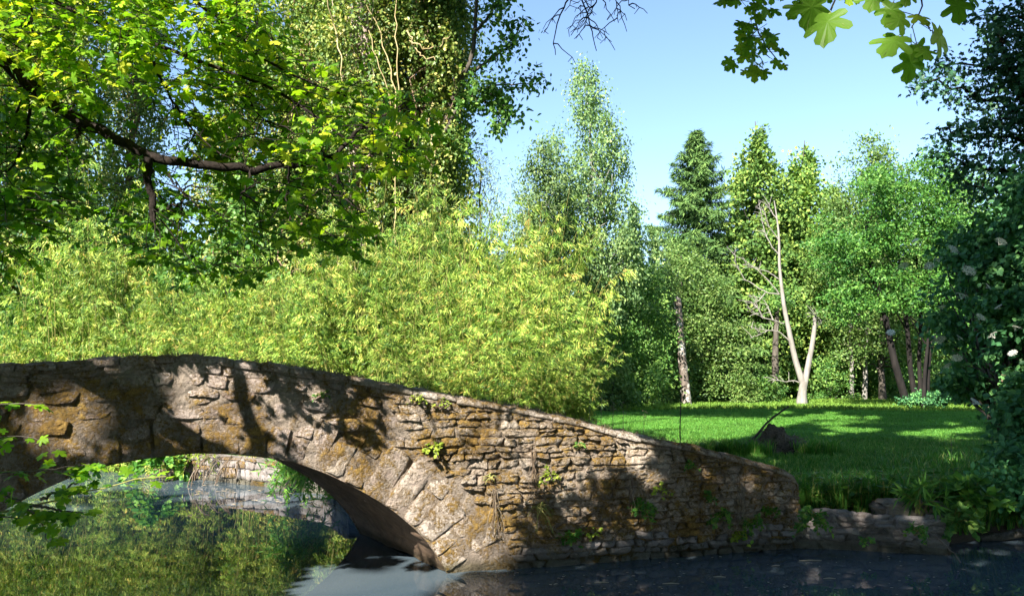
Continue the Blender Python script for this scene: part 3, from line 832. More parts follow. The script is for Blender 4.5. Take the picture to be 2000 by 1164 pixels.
def crown(b, C, n_per, rad, size, tpl, mat=0, flat=.6, droop=.3, tlo=0, thi=1, filt=None, out_c=None):
    n = len(C) * n_per
    ci = np.repeat(np.arange(len(C)), n_per)
    rr = rad * rng.uniform(.6, 1.35, len(C))[ci]
    g = rng.normal(0, .5, (n, 3)); g[:, 2] *= flat
    P = C[ci] + g * rr[:, None]
    nrm = unit(rng.normal(0, .5, (n, 3)) + rng.normal(0, .38, (len(C), 3))[ci] + np.array([-.15, -.25, .8]) + unit(g) * .5)
    fwd = unit(rng.normal(0, .8, (n, 3)) + unit(g + 1e-6) * .6 + np.array([0, 0, -droop]))
    sz = size * rng.uniform(.7, 1.3, n)
    base = rng.uniform(-.26, .26, len(C))[ci]
    tint = np.clip(rng.uniform(tlo, thi, n) + base, 0, 1)
    if filt is not None:
        k = filt(P); P, fwd, nrm, sz, tint = P[k], fwd[k], nrm[k], sz[k], tint[k]
    b.leaves(P, fwd, nrm, sz, tpl, tint, mat)
def simple_tree(name, label, cat, base, H, prof, trunk_r, barkm, leafm, nclump=500, nper=70, rad=.7, size=.12, tpl=T_RH, lean=(0, 0), bias=.45, droop=.3, flat=.6, trunk_top=.92, limbs=30, group=None, z0=0.0, filt=None, roots=None, tlo=0, thi=1, limb_r=.35):
    base = np.asarray(base, float)
    root = empty(name, base, label, cat, group)
    tr = MB()
    top_ = base + np.array([lean[0], lean[1], H * trunk_top])
    bend = np.array([rng.uniform(-.02, .02) * H, rng.uniform(-.02, .02) * H, 0])
    n = 14; TP = curve_pts(base - [0, 0, .1], top_, bend, n, .006 * H)
    tr.tube(TP, trunk_r * np.linspace(1, .12, n) ** .9 * np.where(np.arange(n) == 0, 1.35, 1), 9, jit=.06)
    C, q = env_sample(nclump, prof, H, 0, bias)
    axis = np.stack([np.interp(C[:, 2], TP[:, 2] - base[2], TP[:, i] - base[i]) for i in (0, 1)], -1)
    C[:, :2] += axis; C += base
    if limbs:
        for c in C[rng.choice(len(C), min(limbs, len(C)), replace=False)]:
            hz = max(.12 * H, (c[2] - base[2]) * rng.uniform(.62, .85))
            if hz > H * trunk_top * .97: continue
            s_ = np.array([np.interp(hz, TP[:, 2] - base[2], TP[:, i]) for i in range(3)])
            r0 = trunk_r * limb_r * (1.1 - hz / H)
            tr.tube(curve_pts(s_, c, (0, 0, rng.uniform(-.06, .04) * H * .3), 7, .01 * H), np.linspace(r0, r0 * .15, 7), 5)
    tr.build('trunk', barkm, root, smooth=True)
    cb = MB(); crown(cb, C, int(nper * .78), rad, size * 1.1, tpl, 0, flat, droop, tlo, thi, filt)
    cr = cb.build('crown', leafm, root); tag(cr, kind='stuff')
    return root
def copy_tree(src, name, loc, label, rz=0.0, s=1.0, sz=None, group=None):
    o = src.copy(); col.objects.link(o); o.location = tuple(float(v) for v in loc); o.rotation_euler = (0, 0, rz); o.scale = (s, s, sz or s)
    o['label'] = label
    if group: o['group'] = group
    for ch in src.children:
        c = ch.copy(); col.objects.link(c); c.parent = o
        for g in ch.children:
            d = g.copy(); col.objects.link(d); d.parent = c
    return o
def gz(x, y): return float(ground_z(np.array([x]), np.array([y]))[0])
def foot(px, depth, dy=0):
    p = at(px, 700, depth); return np.array([p[0], p[1], gz(p[0], p[1])])
def height_to(py, depth): return CAM_H + (745 - py) / FPX * depth - .42

# ------------------------------------------------------------------ trees beyond the lawn
# silver birch, tall and drooping
D_ = 42
simple_tree('birch_tree', 'tall white-stemmed birch with light drooping crown standing alone against the sky', 'tree', foot(1143, D_), height_to(85, D_),
            [(.22, 1.2), (.34, 2.8), (.50, 3.0), (.60, 2.3), (.74, 2.0), (.86, 1.3), (.96, .5), (1, .1)], .19, M_BIRBK, M_BIRCH, 330, 130, .52, .15, T_RH, bias=.55, droop=1.3, flat=1.3, limbs=50, trunk_top=.97)
simple_tree('birch_tree', 'broad low birch crown left of the tall birch', 'tree', foot(1065, 40), height_to(255, 40),
            [(.2, 1.5), (.4, 1.9), (.7, 1.8), (.9, 1.2), (1, .2)], .13, M_BIRBK, M_BIRCH, 330, 95, .6, .15, T_RH, bias=.55, droop=1.2, flat=1.1, limbs=24)
# willow behind the bamboo
simple_tree('willow_tree', 'feathery pale willow rising behind the bamboo with open sky through it', 'tree', foot(935, 25), height_to(255, 25),
            [(.15, 1.4), (.5, 1.6), (.75, 1.25), (.92, .7), (1, .2)], .1, M_BARK, M_WILLOW, 150, 75, .5, .15, T_LW, bias=.7, droop=.2, flat=1.2, limbs=60)
simple_tree('willow_tree', 'slender willow sprays between the poplars and the birch', 'tree', foot(835, 24), height_to(310, 24),
            [(.15, 1.4), (.5, 1.5), (.75, 1.2), (.92, .7), (1, .2)], .1, M_BARK, M_WILLOW, 150, 75, .5, .15, T_LW, bias=.7, droop=.2, flat=1.2, limbs=50)
# spruce
def conifer(name, label, base, H, Rm, leafm, spread=.9, nb=230, size=.26, tpl=T_LW, droop=.35, lo=.08, pw=.9):
    base = np.asarray(base, float); root = empty(name, base, label, 'tree')
    tr = MB(); tr.tube([base - [0, 0, .1], base + [0, 0, H * .5], base + [0, 0, H]], [H * .013, H * .008, .02], 8); 
    cb = MB(); P_ = []; F_ = []; N_ = []; S_ = []; T_ = []
    for i in range(nb):
        f = lo + (1 - lo) * ((i + rng.uniform(0, 1)) / nb) ** 1.15
        L_ = Rm * (1 - f) ** pw * rng.uniform(.45, 1.2) + .12
        th = i * 2.399 + rng.uniform(-.3, .3)
        dr = np.array([math.cos(th), math.sin(th), 0])
        s_ = base + [0, 0, f * H]
        e_ = s_ + dr * L_ + np.array([0, 0, L_ * (-.35 * (1 - f) + .25 * f - droop * .3)])
        cv = curve_pts(s_, e_, (0, 0, -.06 * L_), 6)
        tr.tube(cv, np.linspace(.03, .006, 6), 4, cap=False)
        n = int(50 + 75 * L_)
        u = rng.uniform(.08, 1.03, n) ** .8
        pp = s_ + (e_ - s_) * u[:, None] + np.array([0, 0, -.06 * L_]) * (4 * u * (1 - u))[:, None]
        side = np.array([-dr[1], dr[0], 0])
        wv = rng.normal(0, .30, n) * L_ * (1.1 - u) * .55 + rng.normal(0, .08, n)
        pp = pp + side * wv[:, None] + np.stack([0 * u, 0 * u, -abs(wv) * .25 - rng.exponential(.12, n) * spread], -1)
        P_.append(pp); F_.append(dr * .5 + side * np.sign(wv)[:, None] * .45 + rng.normal(0, .35, (n, 3)) + [0, 0, -droop]); N_.append(rng.normal(0, .45, (n, 3)) + [0, 0, 1.] + dr * .4)
        S_.append(size * rng.uniform(.6, 1.25, n)); T_.append(np.clip(.25 + .55 * u + rng.uniform(-.25, .25, n), 0, 1))
    tr.build('trunk', M_BARK, root, smooth=True)
    cb.leaves(np.concatenate(P_), np.concatenate(F_), np.concatenate(N_), np.concatenate(S_), tpl, np.concatenate(T_))
    tag(cb.build('crown', leafm, root), kind='stuff')
    return root
conifer('spruce_tree', 'dark pointed spruce with layered drooping branches beyond the lawn', foot(1370, 62), height_to(245, 62), 9.6, M_SPRUCE, nb=260, size=.5, pw=.85)
cy = simple_tree('cypress_tree', 'taller of the two yellow-green cypresses right of the dark spruce', 'tree', foot(1490, 60), height_to(222, 60),
            [(.04, 3.6), (.3, 3.7), (.5, 3.0), (.68, 2.3), (.8, 1.6), (.9, .8), (1, .1)], .22, M_BARK, M_THUJA, 520, 100, .62, .24, T_OV, bias=.5, droop=-.6, flat=1.3, limbs=40, trunk_top=.99)
copy_tree(cy, 'cypress_tree', foot(1588, 62), 'shorter yellow-green cypress between its taller neighbour and the leafy tree', 2.0, .98, height_to(262, 62) / height_to(222, 60))
conifer('spruce_tree', 'small distant conifer tip in the gap left of the dark spruce', foot(1243, 80), height_to(395, 80), 3.0, M_SPRUCE, nb=110, size=.5)
conifer('spruce_tree', 'smallest distant conifer tip just left of the dark spruce', foot(1282, 84), height_to(440, 84), 2.6, M_SPRUCE, nb=90, size=.5)
# broadleaf trees, back right
simple_tree('alder_tree', 'light leafy tree with thin bare twigs poking from its top', 'tree', foot(1720, 55), height_to(250, 55),
            [(.15, 3.2), (.35, 4.6), (.6, 4.2), (.8, 3.0), (.93, 1.3), (1, .3)], .22, M_BARK, M_HAZEL, 620, 85, .85, .2, T_RH, bias=.5, limbs=80)
simple_tree('alder_tree', 'grey-green rounded tree beside the spruce foot', 'tree', foot(1335, 52), height_to(470, 52),
            [(.02, 2.6), (.2, 3.6), (.45, 3.9), (.7, 3.2), (.9, 1.7), (1, .4)], .16, M_BARK, M_HAZEL, 560, 85, .7, .17, T_RH, bias=.45, limbs=30)
simple_tree('alder_tree', 'mid-green bushy tree behind the right edge of the bamboo', 'tree', foot(1215, 46), height_to(455, 46),
            [(.02, 2.2), (.2, 2.8), (.5, 2.7), (.8, 1.8), (1, .4)], .14, M_BARK, M_GREEN, 420, 85, .7, .17, T_RH, bias=.45, limbs=20, tlo=.3)
simple_tree('alder_tree', 'leafy green tree filling the gap behind the bleached dead tree', 'tree', foot(1520, 66), height_to(450, 66),
            [(.02, 3.2), (.3, 4.2), (.6, 3.7), (.85, 2.2), (1, .4)], .18, M_BARK, M_GREEN, 460, 85, .9, .24, T_RH, bias=.45, limbs=30, tlo=.2)
simple_tree('alder_tree', 'dense green tree behind the twin pale trunks', 'tree', foot(1660, 64), height_to(400, 64),
            [(.02, 3.6), (.3, 4.4), (.6, 4.0), (.85, 2.4), (1, .4)], .18, M_BARK, M_GREEN, 480, 85, .9, .24, T_RH, bias=.45, limbs=30, tlo=.2)
simple_tree('ash_tree', 'light green tree at the far right edge of the lawn', 'tree', foot(1900, 60), height_to(320, 60),
            [(.02, 3.6), (.3, 4.8), (.6, 4.4), (.85, 2.6), (1, .4)], .2, M_BARK, M_HAZEL, 480, 80, .9, .22, T_RH, bias=.45, limbs=30)
# multi-stemmed alder in the lawn
M_ABARK = bark_mat('shaded_alder_bark', (.005, .0045, .004), (.022, .018, .016), 5)  # near-black: the shade on these stems is put into the bark colour
MS = foot(1795, 43)
ms = empty('multistem_tree', MS, 'dark leafy tree on five splayed stems with ivy round its foot', 'tree')
b = MB()
stems = [([(1775, 790), (1745, 700), (1725, 600), (1700, 520), (1692, 440)], .22, 43), ([(1790, 790), (1778, 720), (1772, 640), (1760, 540), (1750, 430)], .17, 43.5), ([(1798, 790), (1795, 700), (1800, 620), (1790, 500)], .14, 43.8), ([(1806, 790), (1812, 700), (1835, 610), (1850, 500)], .2, 43), ([(1802, 790), (1806, 730), (1815, 640), (1815, 520)], .12, 42.6)]
for pts, r0, dpt in stems:
    P = np.array([at(p[0], p[1], dpt + rng.uniform(-.2, .2)) for p in pts]); P[0, 2] = MS[2] - .1
    u = np.linspace(0, len(P) - 1, 18); Q = np.stack([np.interp(u, np.arange(len(P)), P[:, i]) for i in range(3)], -1)
    b2 = MB(); b2.tube(Q, np.linspace(r0 * .95, r0 * .4, 18), 9, jit=.05); b2.build('stem', M_ABARK, ms, smooth=True)
    for k in range(6):
        s_ = Q[rng.integers(8, 18)]; b.tube(curve_pts(s_, s_ + np.array([rng.uniform(-2.2, 2.2), rng.uniform(-1.5, 1.5), rng.uniform(.3, 2.2)]), (0, 0, .2), 6, .05), np.linspace(.05, .012, 6), 5)
b.build('branch', M_ABARK, ms, smooth=True)
C = []
for (px, py, rx, ry, n) in ((1700, 470, 75, 80, 90), (1800, 420, 90, 90, 120), (1760, 560, 110, 60, 90), (1860, 520, 70, 110, 110), (1650, 590, 60, 50, 50), (1880, 640, 50, 60, 50), (1720, 360, 60, 40, 50), (1840, 340, 60, 70, 60), (1870, 420, 60, 60, 50), (1620, 480, 50, 70, 50)):
    q = rdir(n) * rng.uniform(0, 1, (n, 1)) ** .5
    C.append(np.stack([at(px + v[0] * rx, py + v[1] * ry, 43 + v[2] * 2.6) for v in q]))
b = MB(); crown(b, np.concatenate(C), 58, .62, .175, T_RH, 0, .5, .3); tag(b.build('crown', M_SHADEG, ms), kind='stuff')
C = []
q = rdir(60) * rng.uniform(0, 1, (60, 1)) ** .4
b = MB(); crown(b, MS + np.stack([q[:, 0] * 1.15 + .1, q[:, 1] * .7 - .2, .35 + abs(q[:, 2]) * .55], -1), 90, .32, .12, T_OV, 0, .7, .2); tag(b.build('ivy', M_ELDER, ms), kind='stuff')

# bleached dead tree with a broken twin stem
DT = foot(1566, 47); dt = empty('dead_tree', DT, 'bleached bare tree forked low, one stem snapped short, long curving twigs to the left', 'dead tree')
def pxpath(pts, dpt, n=16, wob=0):
    P = np.array([at(p[0], p[1], dpt + (p[2] if len(p) > 2 else 0)) for p in pts])
    L = np.concatenate([[0], np.cumsum(np.linalg.norm(np.diff(P, axis=0), axis=1))]); u = np.linspace(0, L[-1], n)
    Q = np.stack([np.interp(u, L, P[:, i]) for i in range(3)], -1)
    for _ in range(2): Q[1:-1] = (Q[:-2] + 2 * Q[1:-1] + Q[2:]) / 4
    if wob: Q[1:-1] += rng.normal(0, wob, (n - 2, 3))
    return Q
b = MB(); Q = pxpath([(1566, 792), (1567, 765), (1570, 745)], 47, 6); Q[0, 2] = DT[2] - .1; b.tube(Q, [.36, .30, .26, .24, .23, .22], 10, jit=.05); b.build('trunk', M_DEAD, dt, smooth=True)
main = pxpath([(1569, 752), (1552, 700), (1543, 655), (1531, 600), (1522, 520), (1522, 460), (1516, 415), (1512, 392)], 47, 24)
b = MB(); b.tube(main, np.linspace(.19, .03, 24), 8, jit=.05); b.build('stem', M_DEAD, dt, smooth=True)
b = MB(); b.tube(pxpath([(1571, 752), (1578, 715), (1588, 665), (1591, 640), (1592, 618)], 47, 14), np.linspace(.19, .11, 14), 8, jit=.06); b.build('stem', M_DEAD, dt, smooth=True)
for pts in ([(1543, 668), (1525, 648), (1500, 645), (1478, 642), (1460, 635)], [(1531, 632), (1510, 625), (1490, 622), (1472, 610), (1458, 600)], [(1522, 575), (1495, 572), (1470, 556), (1448, 540), (1436, 510)], [(1522, 575), (1500, 545), (1470, 520), (1450, 505), (1434, 498)], [(1521, 545), (1500, 530), (1480, 525), (1460, 520)], [(1523, 500), (1505, 480), (1492, 450), (1485, 415), (1482, 390)], [(1521, 470), (1500, 440), (1490, 400)], [(1518, 430), (1505, 410), (1500, 395)],
            [(1592, 640), (1600, 634), (1608, 622)], [(1590, 622), (1596, 612)], [(1500, 645), (1480, 655), (1465, 660)], [(1490, 622), (1480, 600), (1474, 580)], [(1495, 572), (1480, 590), (1462, 592)], [(1570, 752), (1552, 742), (1535, 746), (1515, 742)], [(1510, 625), (1500, 600), (1492, 585)]):
    b = MB(); dz = rng.uniform(-.8, .8); pts = [(x, y, dz * i / len(pts)) for i, (x, y) in enumerate(pts)]
    Q = pxpath(pts, 47, 12, .015); b.tube(Q, np.linspace(.045, .014, 12), 5)
    for k in range(7):
        s_ = Q[rng.integers(4, 12)]; b.tube(curve_pts(s_, s_ + np.array([rng.uniform(-.7, .2), rng.uniform(-.3, .3), rng.uniform(-.2, .7)]), (0, 0, .05), 5, .01), np.linspace(.022, .011, 5), 4)
    b.build('branch', M_DEAD, dt, smooth=True)
# broken snag
SN = foot(1341, 46); sn = empty('tree_snag', SN, 'tall broken bare trunk with peeling bark leaning left on the lawn', 'dead tree')
b = MB(); Q = pxpath([(1342, 796), (1337, 750), (1332, 700), (1328, 640), (1325, 600), (1323, 584)], 46, 26, .012); Q[0, 2] = SN[2] - .1
b.tube(Q, np.concatenate([[.34, .29], np.linspace(.27, .19, 24)]), 12, jit=.07); b.build('trunk', M_SNAG, sn, smooth=True)
b = MB()
tq = Q[-1]
for k in range(5):
    a = k * 1.3; s_ = tq + np.array([math.cos(a) * .11, math.sin(a) * .11, -.1]); b.tube([s_, s_ + [0, 0, rng.uniform(.12, .32)]], [.075, .015], 5)
b.tube(pxpath([(1322, 612), (1317, 602), (1315, 590)], 45.8, 4), [.06, .05, .03, .02], 6)
b.build('broken_top', M_DEAD, sn)
# pale thin trunks behind
for (px, dp, tpy, r0, ln, lab) in ((1664, 56, 560, .15, -4, 'left one of the twin pale slender trunks at the back of the lawn'), (1689, 56, 560, .16, 6, 'right one of the twin pale slender trunks at the back of the lawn'),
                               (1960, 44, 560, .22, 14, 'stout pinkish trunk at the far right edge of the lawn'), (1935, 45, 600, .13, -22, 'thin leaning pinkish trunk beside the stout one at far right'),
                               (1383, 60, 600, .2, 3, 'short dark stump-like trunk behind the broken snag'), (1512, 52, 600, .25, 6, 'dark trunk wrapped in bushes left of the bleached tree'),
                               (1620, 60, 460, .13, 5, 'thin grey trunk rising between bleached tree and twin trunks'), (1318, 54, 640, .1, -3, 'slim dark sapling trunk left of the broken snag'), (1905, 50, 560, .12, 10, 'slim reddish trunk in the bushes at right')):
    B_ = foot(px, dp); t_ = empty('slender_tree', B_, lab, 'tree')
    b = MB(); Q = pxpath([(px, 790), (px + ln * .3, 720), (px + ln, tpy)], dp, 14, .03); Q[0, 2] = B_[2] - .1
    b.tube(Q, np.linspace(r0 * 1.2, r0 * .5, 14), 8, jit=.06); b.build('trunk', M_RBARK if px > 1900 else (M_DEAD if 1600 < px < 1700 else M_BARK), t_, smooth=True)
    C = Q[-1] + rdir(26) * rng.uniform(.3, 1, (26, 1)) * np.array([1.6, 1.4, 1.3]) + [0, 0, .6]
    b2 = MB(); crown(b2, C, 60, .6, .17, T_RH, 0, .6); tag(b2.build('crown', M_GREEN, t_), kind='stuff')
    b.n
# shrubs at the foot of the trees
def bush(name, label, px, dp, wx, h, leafm, n=60, per=80, size=.13, rad=.38, cat='bush', tpl=T_RH, group=None):
    B_ = foot(px, dp); rt = empty(name, B_, label, cat, group)
    q = rdir(n) * rng.uniform(0, 1, (n, 1)) ** .42
    C = B_ + np.stack([q[:, 0] * wx, q[:, 1] * wx * .8, .1 + abs(q[:, 2]) * h], -1)
    tr = MB()
    for c in C[:14]: tr.tube(curve_pts(B_ + [rng.uniform(-.2, .2), 0, -.05], c, (0, 0, .1), 5, .03), np.linspace(.03, .01, 5), 4)
    tr.build('stem', M_BARK, rt)
    b = MB(); crown(b, C, per, rad, size, tpl, 0, .7, .2); tag(b.build('foliage', leafm, rt), kind='stuff')
    return rt
for (px, dp, wx, h, m, lab) in ((1185, 40, 1.6, 3.2, M_HAZEL, 'soft green bush at the right foot of the bamboo'), (1250, 47, 1.9, 3.4, M_HAZEL, 'pale bush at the lawn edge beside the broken snag'), (1300, 56, 2.0, 3.0, M_GREEN, 'dark green bush behind the broken snag'),
                               (1450, 49, 1.0, 2.6, M_HAZEL, 'sparse grey-green sapling bush between snag and bleached tree'), (1500, 52, 1.2, 2.4, M_GREEN, 'dark bush left of the bleached tree foot'), (1620, 56, 1.7, 3.4, M_GREEN, 'green bush right of the bleached tree foot'),
                               (1720, 58, 2.2, 3.2, M_GREEN, 'green bush behind the splayed stems'), (1850, 52, 1.6, 2.8, M_HAZEL, 'light bush right of the splayed stems'), (1905, 48, 1.6, 3.4, M_ELDER, 'dark bush in front of the pinkish trunks'), (1570, 64, 2.2, 3.0, M_GREEN, 'bush in the deep shade behind the bleached tree'), (1400, 64, 2.4, 2.2, M_ELDER, 'low dark thicket behind the short stump trunk')):
    bush('bush', lab, px, dp, wx, h, m, size=.16)
# far-off wood closing the view
src = simple_tree('wood_tree', 'dark broadleaf tree in the wood closing the view', 'tree', (34, 84, .5), 13, [(.0, 4.2), (.3, 5.0), (.6, 4.4), (.85, 2.8), (1, .5)], .25, M_BARK, M_GREEN, 420, 60, 1.2, .38, T_RH, bias=.4, limbs=12, group='trees of the far wood')
k = 0
for y_ in (84, 98):
    for x_ in np.arange(-75, 80, 7.5):
        k += 1
        if abs(x_ - 34) < 1 and y_ == 84: continue
        copy_tree(src, 'wood_tree', (x_ + random.uniform(-2, 2), y_ + random.uniform(-3, 3), .5), 'dark broadleaf tree in the wood closing the view', random.uniform(0, 6.2), random.uniform(.85, 1.1) * (1.0 if x_ > 5 else 1.25))
# undergrowth along the wood's edge
b = MB(); n = 900; P = np.stack([rng.uniform(-40, 52, n), rng.uniform(72, 78, n), rng.uniform(.4, 4.0, n) ** 1.0], -1)
crown(b, P, 34, 1.0, .36, T_RH); tag(b.build('undergrowth', M_GREEN), 'dark undergrowth along the edge of the far wood', kind='stuff')

# ------------------------------------------------------------------ poplars on the left
PV = []
def poplar(px, dp, s_, rz, lab, group=None):
    B_ = foot(px, dp)
    if len(PV) < 3:
        k = len(PV)
        prof = [(.2, .75), (.4, 1.15), (.7, 1.2), (.9, .8), (1, .3)]
        t_ = simple_tree('poplar_tree', lab, 'tree', B_, 19.0, prof, .25, M_RBARK if k != 1 else M_PBARK, M_POP, 300, 105, .36, .105, T_OV, lean=(.3 * k, 0), bias=.42, droop=.9, flat=2.3, limbs=90, limb_r=.22)
        PV.append(t_); return t_
    return copy_tree(PV[rng.integers(0, 3)], 'poplar_tree', B_, lab, rz, s_, 1.0)
M_PBARK = bark_mat('pinkish_bark', (.22, .16, .13), (.55, .44, .38), 4)
poplar(560, 25, 1, 0, 'poplar with a pale leaning trunk behind the maple leaves')
poplar(655, 23, 1, 0, 'thick pinkish-barked poplar with leafy shoots up its trunk')
poplar(735, 26, 1, 0, 'poplar beside the bare yellow suckers, above the tallest bamboo')
poplar(808, 24, 1.0, 1.0, 'leafy poplar column above the bamboo centre')
poplar(880, 25, .95, 4.0, 'outermost poplar column beside the blue sky')
poplar(610, 29, 1.0, 2.2, 'poplar in the second rank between the pale and pinkish trunks')
poplar(700, 30, 1.0, 3.2, 'poplar in the second rank behind the yellow suckers')
poplar(845, 29, 1.0, 5.0, 'slim poplar in the second rank near the sky edge')
poplar(440, 28, 1.0, 1.6, 'shadowy poplar seen through the maple branch fork')
poplar(250, 31, 1.0, 2.8, 'bluish backlit poplar behind the main maple limb')
poplar(130, 28, 1.0, 3.9, 'poplar behind the left end of the maple limb')
poplar(20, 27, 1.0, 5.2, 'leftmost poplar almost hidden by maple leaves')
# a limb of the outermost poplar reaching right
lp = foot(885, 24); pl = empty('poplar_tree', lp, 'thin poplar reaching a leafy limb far right across the sky', 'tree')
b = MB(); b.tube(pxpath([(885, 800), (860, 500), (850, 300), (880, 200), (925, 110), (935, -40)], 24, 30, .03), np.linspace(.16, .05, 30), 7, jit=.05); b.build('trunk', M_BARK, pl, smooth=True)
C = []
for pts in ([(862, 270), (905, 190), (960, 165), (1010, 165), (1055, 165)], [(880, 200), (930, 175), (975, 190), (1000, 212)], [(925, 140), (965, 110), (1000, 90), (1018, 45)], [(930, 60), (965, 20), (985, -20)], [(900, 180), (950, 200), (985, 240)], [(850, 320), (885, 270), (905, 300)]):
    Q = pxpath([(x, y, rng.uniform(-.4, .4)) for x, y in pts], 24, 14, .02); b = MB(); b.tube(Q, np.linspace(.06, .014, 14), 5); 
    for q in Q[4:]:
        e = q + rng.normal(0, .25, 3); b.tube([q, e], [.015, .006], 4); C.append(e); C.append(q + rng.normal(0, .15, 3))
    b.build('branch', M_BARK, pl, smooth=True)
b = MB(); crown(b, np.array(C), 20, .34, .15, T_OV, 0, .9, .4); tag(b.build('foliage', M_GREEN, pl), kind='stuff')
# yellow suckers
b = MB()
su = foot(770, 22); sr = empty('dead_shoots', su, 'long bare yellowish shoots arching down between the poplars', 'dead branches')
for pts in ([(770, 330), (775, 230), (765, 140), (745, 70), (720, 20), (700, -30)], [(778, 330), (782, 200), (775, 90), (772, 0), (775, -40)], [(772, 330), (765, 200), (735, 110), (720, 60)], [(850, 300), (835, 240), (845, 200)], [(800, 80), (830, 95), (860, 90), (880, 70)], [(795, 60), (820, 110), (850, 118)], [(640, 0), (655, 60), (668, 130), (672, 200)], [(770, 800), (774, 560), (772, 330)]):
    b.tube(pxpath([(x, y, rng.uniform(-.3, .3)) for x, y in pts], 22, 16, .03), np.linspace(.024, .012, 16), 5)
b.build('shoots', bark_mat('yellow_shoot_bark', (.30, .22, .10), (.50, .40, .22)), sr, smooth=True)
us = None
for i, (px, dp, h, lab) in enumerate(((500, 26, 9, 'green understorey tree behind the maple leaves'), (100, 27, 9, 'understorey tree at the left edge behind the bamboo'), (760, 25, 7.2, 'dark understorey tree at the foot of the poplars'), (300, 28, 8, 'understorey tree in the shade of the poplars'))):
    if us is None: us = simple_tree('understorey_tree', lab, 'tree', foot(px, dp), h, [(.1, 2), (.5, 2.4), (.8, 1.5), (1, .3)], .12, M_BARK, M_GREEN, 220, 80, .6, .16, T_OV, limbs=20)
    else: copy_tree(us, 'understorey_tree', foot(px, dp), lab, i * 1.7, h / 9)

# ------------------------------------------------------------------ bamboo
def bamboo_mesh(seed, ncane=58, H=5.6, spread=1.35):
    st = np.random.default_rng(seed)
    cb = MB(); Pp = []; Ff = []; Tt = []; Ss = []; Nn_ = []
    for i in range(ncane):
        a = st.uniform(0, math.tau); r0 = st.uniform(0, .7) ** .8
        s_ = np.array([math.cos(a) * r0, math.sin(a) * r0, -.1]); h = H * st.uniform(.35, 1.0)
        out = np.array([math.cos(a), math.sin(a), 0]) * spread * st.uniform(.2, 1.05) + st.normal(0, .25, 3) * [1, 1, 0]
        u = np.linspace(0, 1, 10)[:, None]
        path = s_ + out * u ** 2.0 * (1.2 * h / H) + np.array([0, 0, h]) * (1.12 * u - .24 * u ** 3.2 * np.linalg.norm(out) / 1.4)
        cb.tube(path, np.linspace(.013, .003, 10), 4, mat=1, cap=False)
        nsp = int(15 * h / H + 6)
        tone = st.uniform(-.18, .22)
        for j in range(nsp):
            f = .12 + .88 * (j / nsp) ** .9; k = f * 9; i0 = min(int(k), 8); q = path[i0] + (path[i0 + 1] - path[i0]) * (k - i0)
            d = st.normal(0, 1, 3); d[2] = abs(d[2]) * .35; d = d / np.linalg.norm(d); L_ = st.uniform(.14, .5)
            m = int(st.integers(18, 30)); v = st.uniform(.15, 1, m)[:, None]; stn = st.uniform(-.13, .13); nsb = st.normal(0, .5, 3)
            pp = q + d * L_ * v + np.array([0, 0, -.22 * L_]) * v ** 2 + st.normal(0, .035, (m, 3))
            Pp.append(pp); Ff.append(d * .75 + st.normal(0, .34, (m, 3)) + [0, 0, -.8]); Nn_.append(st.normal(0, .3, (m, 3)) + nsb + [-.1, -.3, .7]); Tt.append(np.clip(st.beta(2, 3, m) + tone + stn, 0, 1)); Ss.append(st.uniform(.09, .18, m))
    P = np.concatenate(Pp); n = len(P)
    cb.leaves(P, np.concatenate(Ff), np.concatenate(Nn_), np.concatenate(Ss), T_LW, np.concatenate(Tt), 0)
    return cb.mesh('bamboo_clump', [M_BAMB, M_CANE])
BM = [bamboo_mesh(s) for s in (1, 2, 3)]
def thicket(label, spots):
    # spots: (px, depth, height)
    P = [foot(s[0], s[1]) for s in spots]; c = np.mean(P, 0)
    rt = empty('bamboo_thicket', c, label, 'bamboo')
    for i, (p, s) in enumerate(zip(P, spots)):
        o = link('clump', BM[(i + int(s[0])) % 3], rt); o.location = tuple(p - c); o.rotation_euler = (0, 0, rng.uniform(0, 6.28))
        sz = s[2] / 5.6; o.scale = (sz ** .5 * .9, sz ** .5 * .9, sz); tag(o, kind='stuff')
def bh(py, d): return (CAM_H + (745 - py) / FPX * d - .42) * 1.06
thicket('big rounded mound of yellow-green bamboo reaching right over the bridge', [(700, 17.5, bh(375, 17.5)), (775, 18, bh(345, 18)), (850, 17.5, bh(370, 17.5)), (930, 17.5, bh(385, 17.5)), (1000, 17.5, bh(395, 17.5)), (1060, 18, bh(390, 18)),
         (660, 16, bh(500, 16)), (740, 15.6, bh(470, 15.6)), (830, 15.2, bh(480, 15.2)), (910, 14.8, bh(480, 14.8)), (985, 14.8, bh(500, 14.8)), (1060, 15.2, bh(510, 15.2)), (1075, 16, bh(510, 16)), (1090, 17.5, bh(540, 17.5)), (790, 14.3, bh(600, 14.3)), (880, 13.6, bh(610, 13.6)), (960, 13.2, bh(620, 13.2)), (1040, 13.8, bh(630, 13.8)), (1060, 14.4, bh(680, 14.4)), (700, 14.6, bh(580, 14.6)), (1095, 15.6, bh(640, 15.6))])
thicket('middle stretch of bright bamboo below the maple leaves', [(600, 17.3, bh(470, 17.3)), (520, 18, bh(500, 18)), (450, 18.5, bh(500, 18.5)), (630, 15.8, bh(540, 15.8)), (560, 16.5, bh(560, 16.5)), (490, 17, bh(570, 17)), (420, 17.5, bh(560, 17.5)), (360, 19, bh(520, 19)), (600, 15.2, bh(620, 15.2)), (520, 15.8, bh(630, 15.8)), (430, 16.6, bh(640, 16.6)), (350, 17, bh(620, 17)), (300, 18, bh(560, 18))])
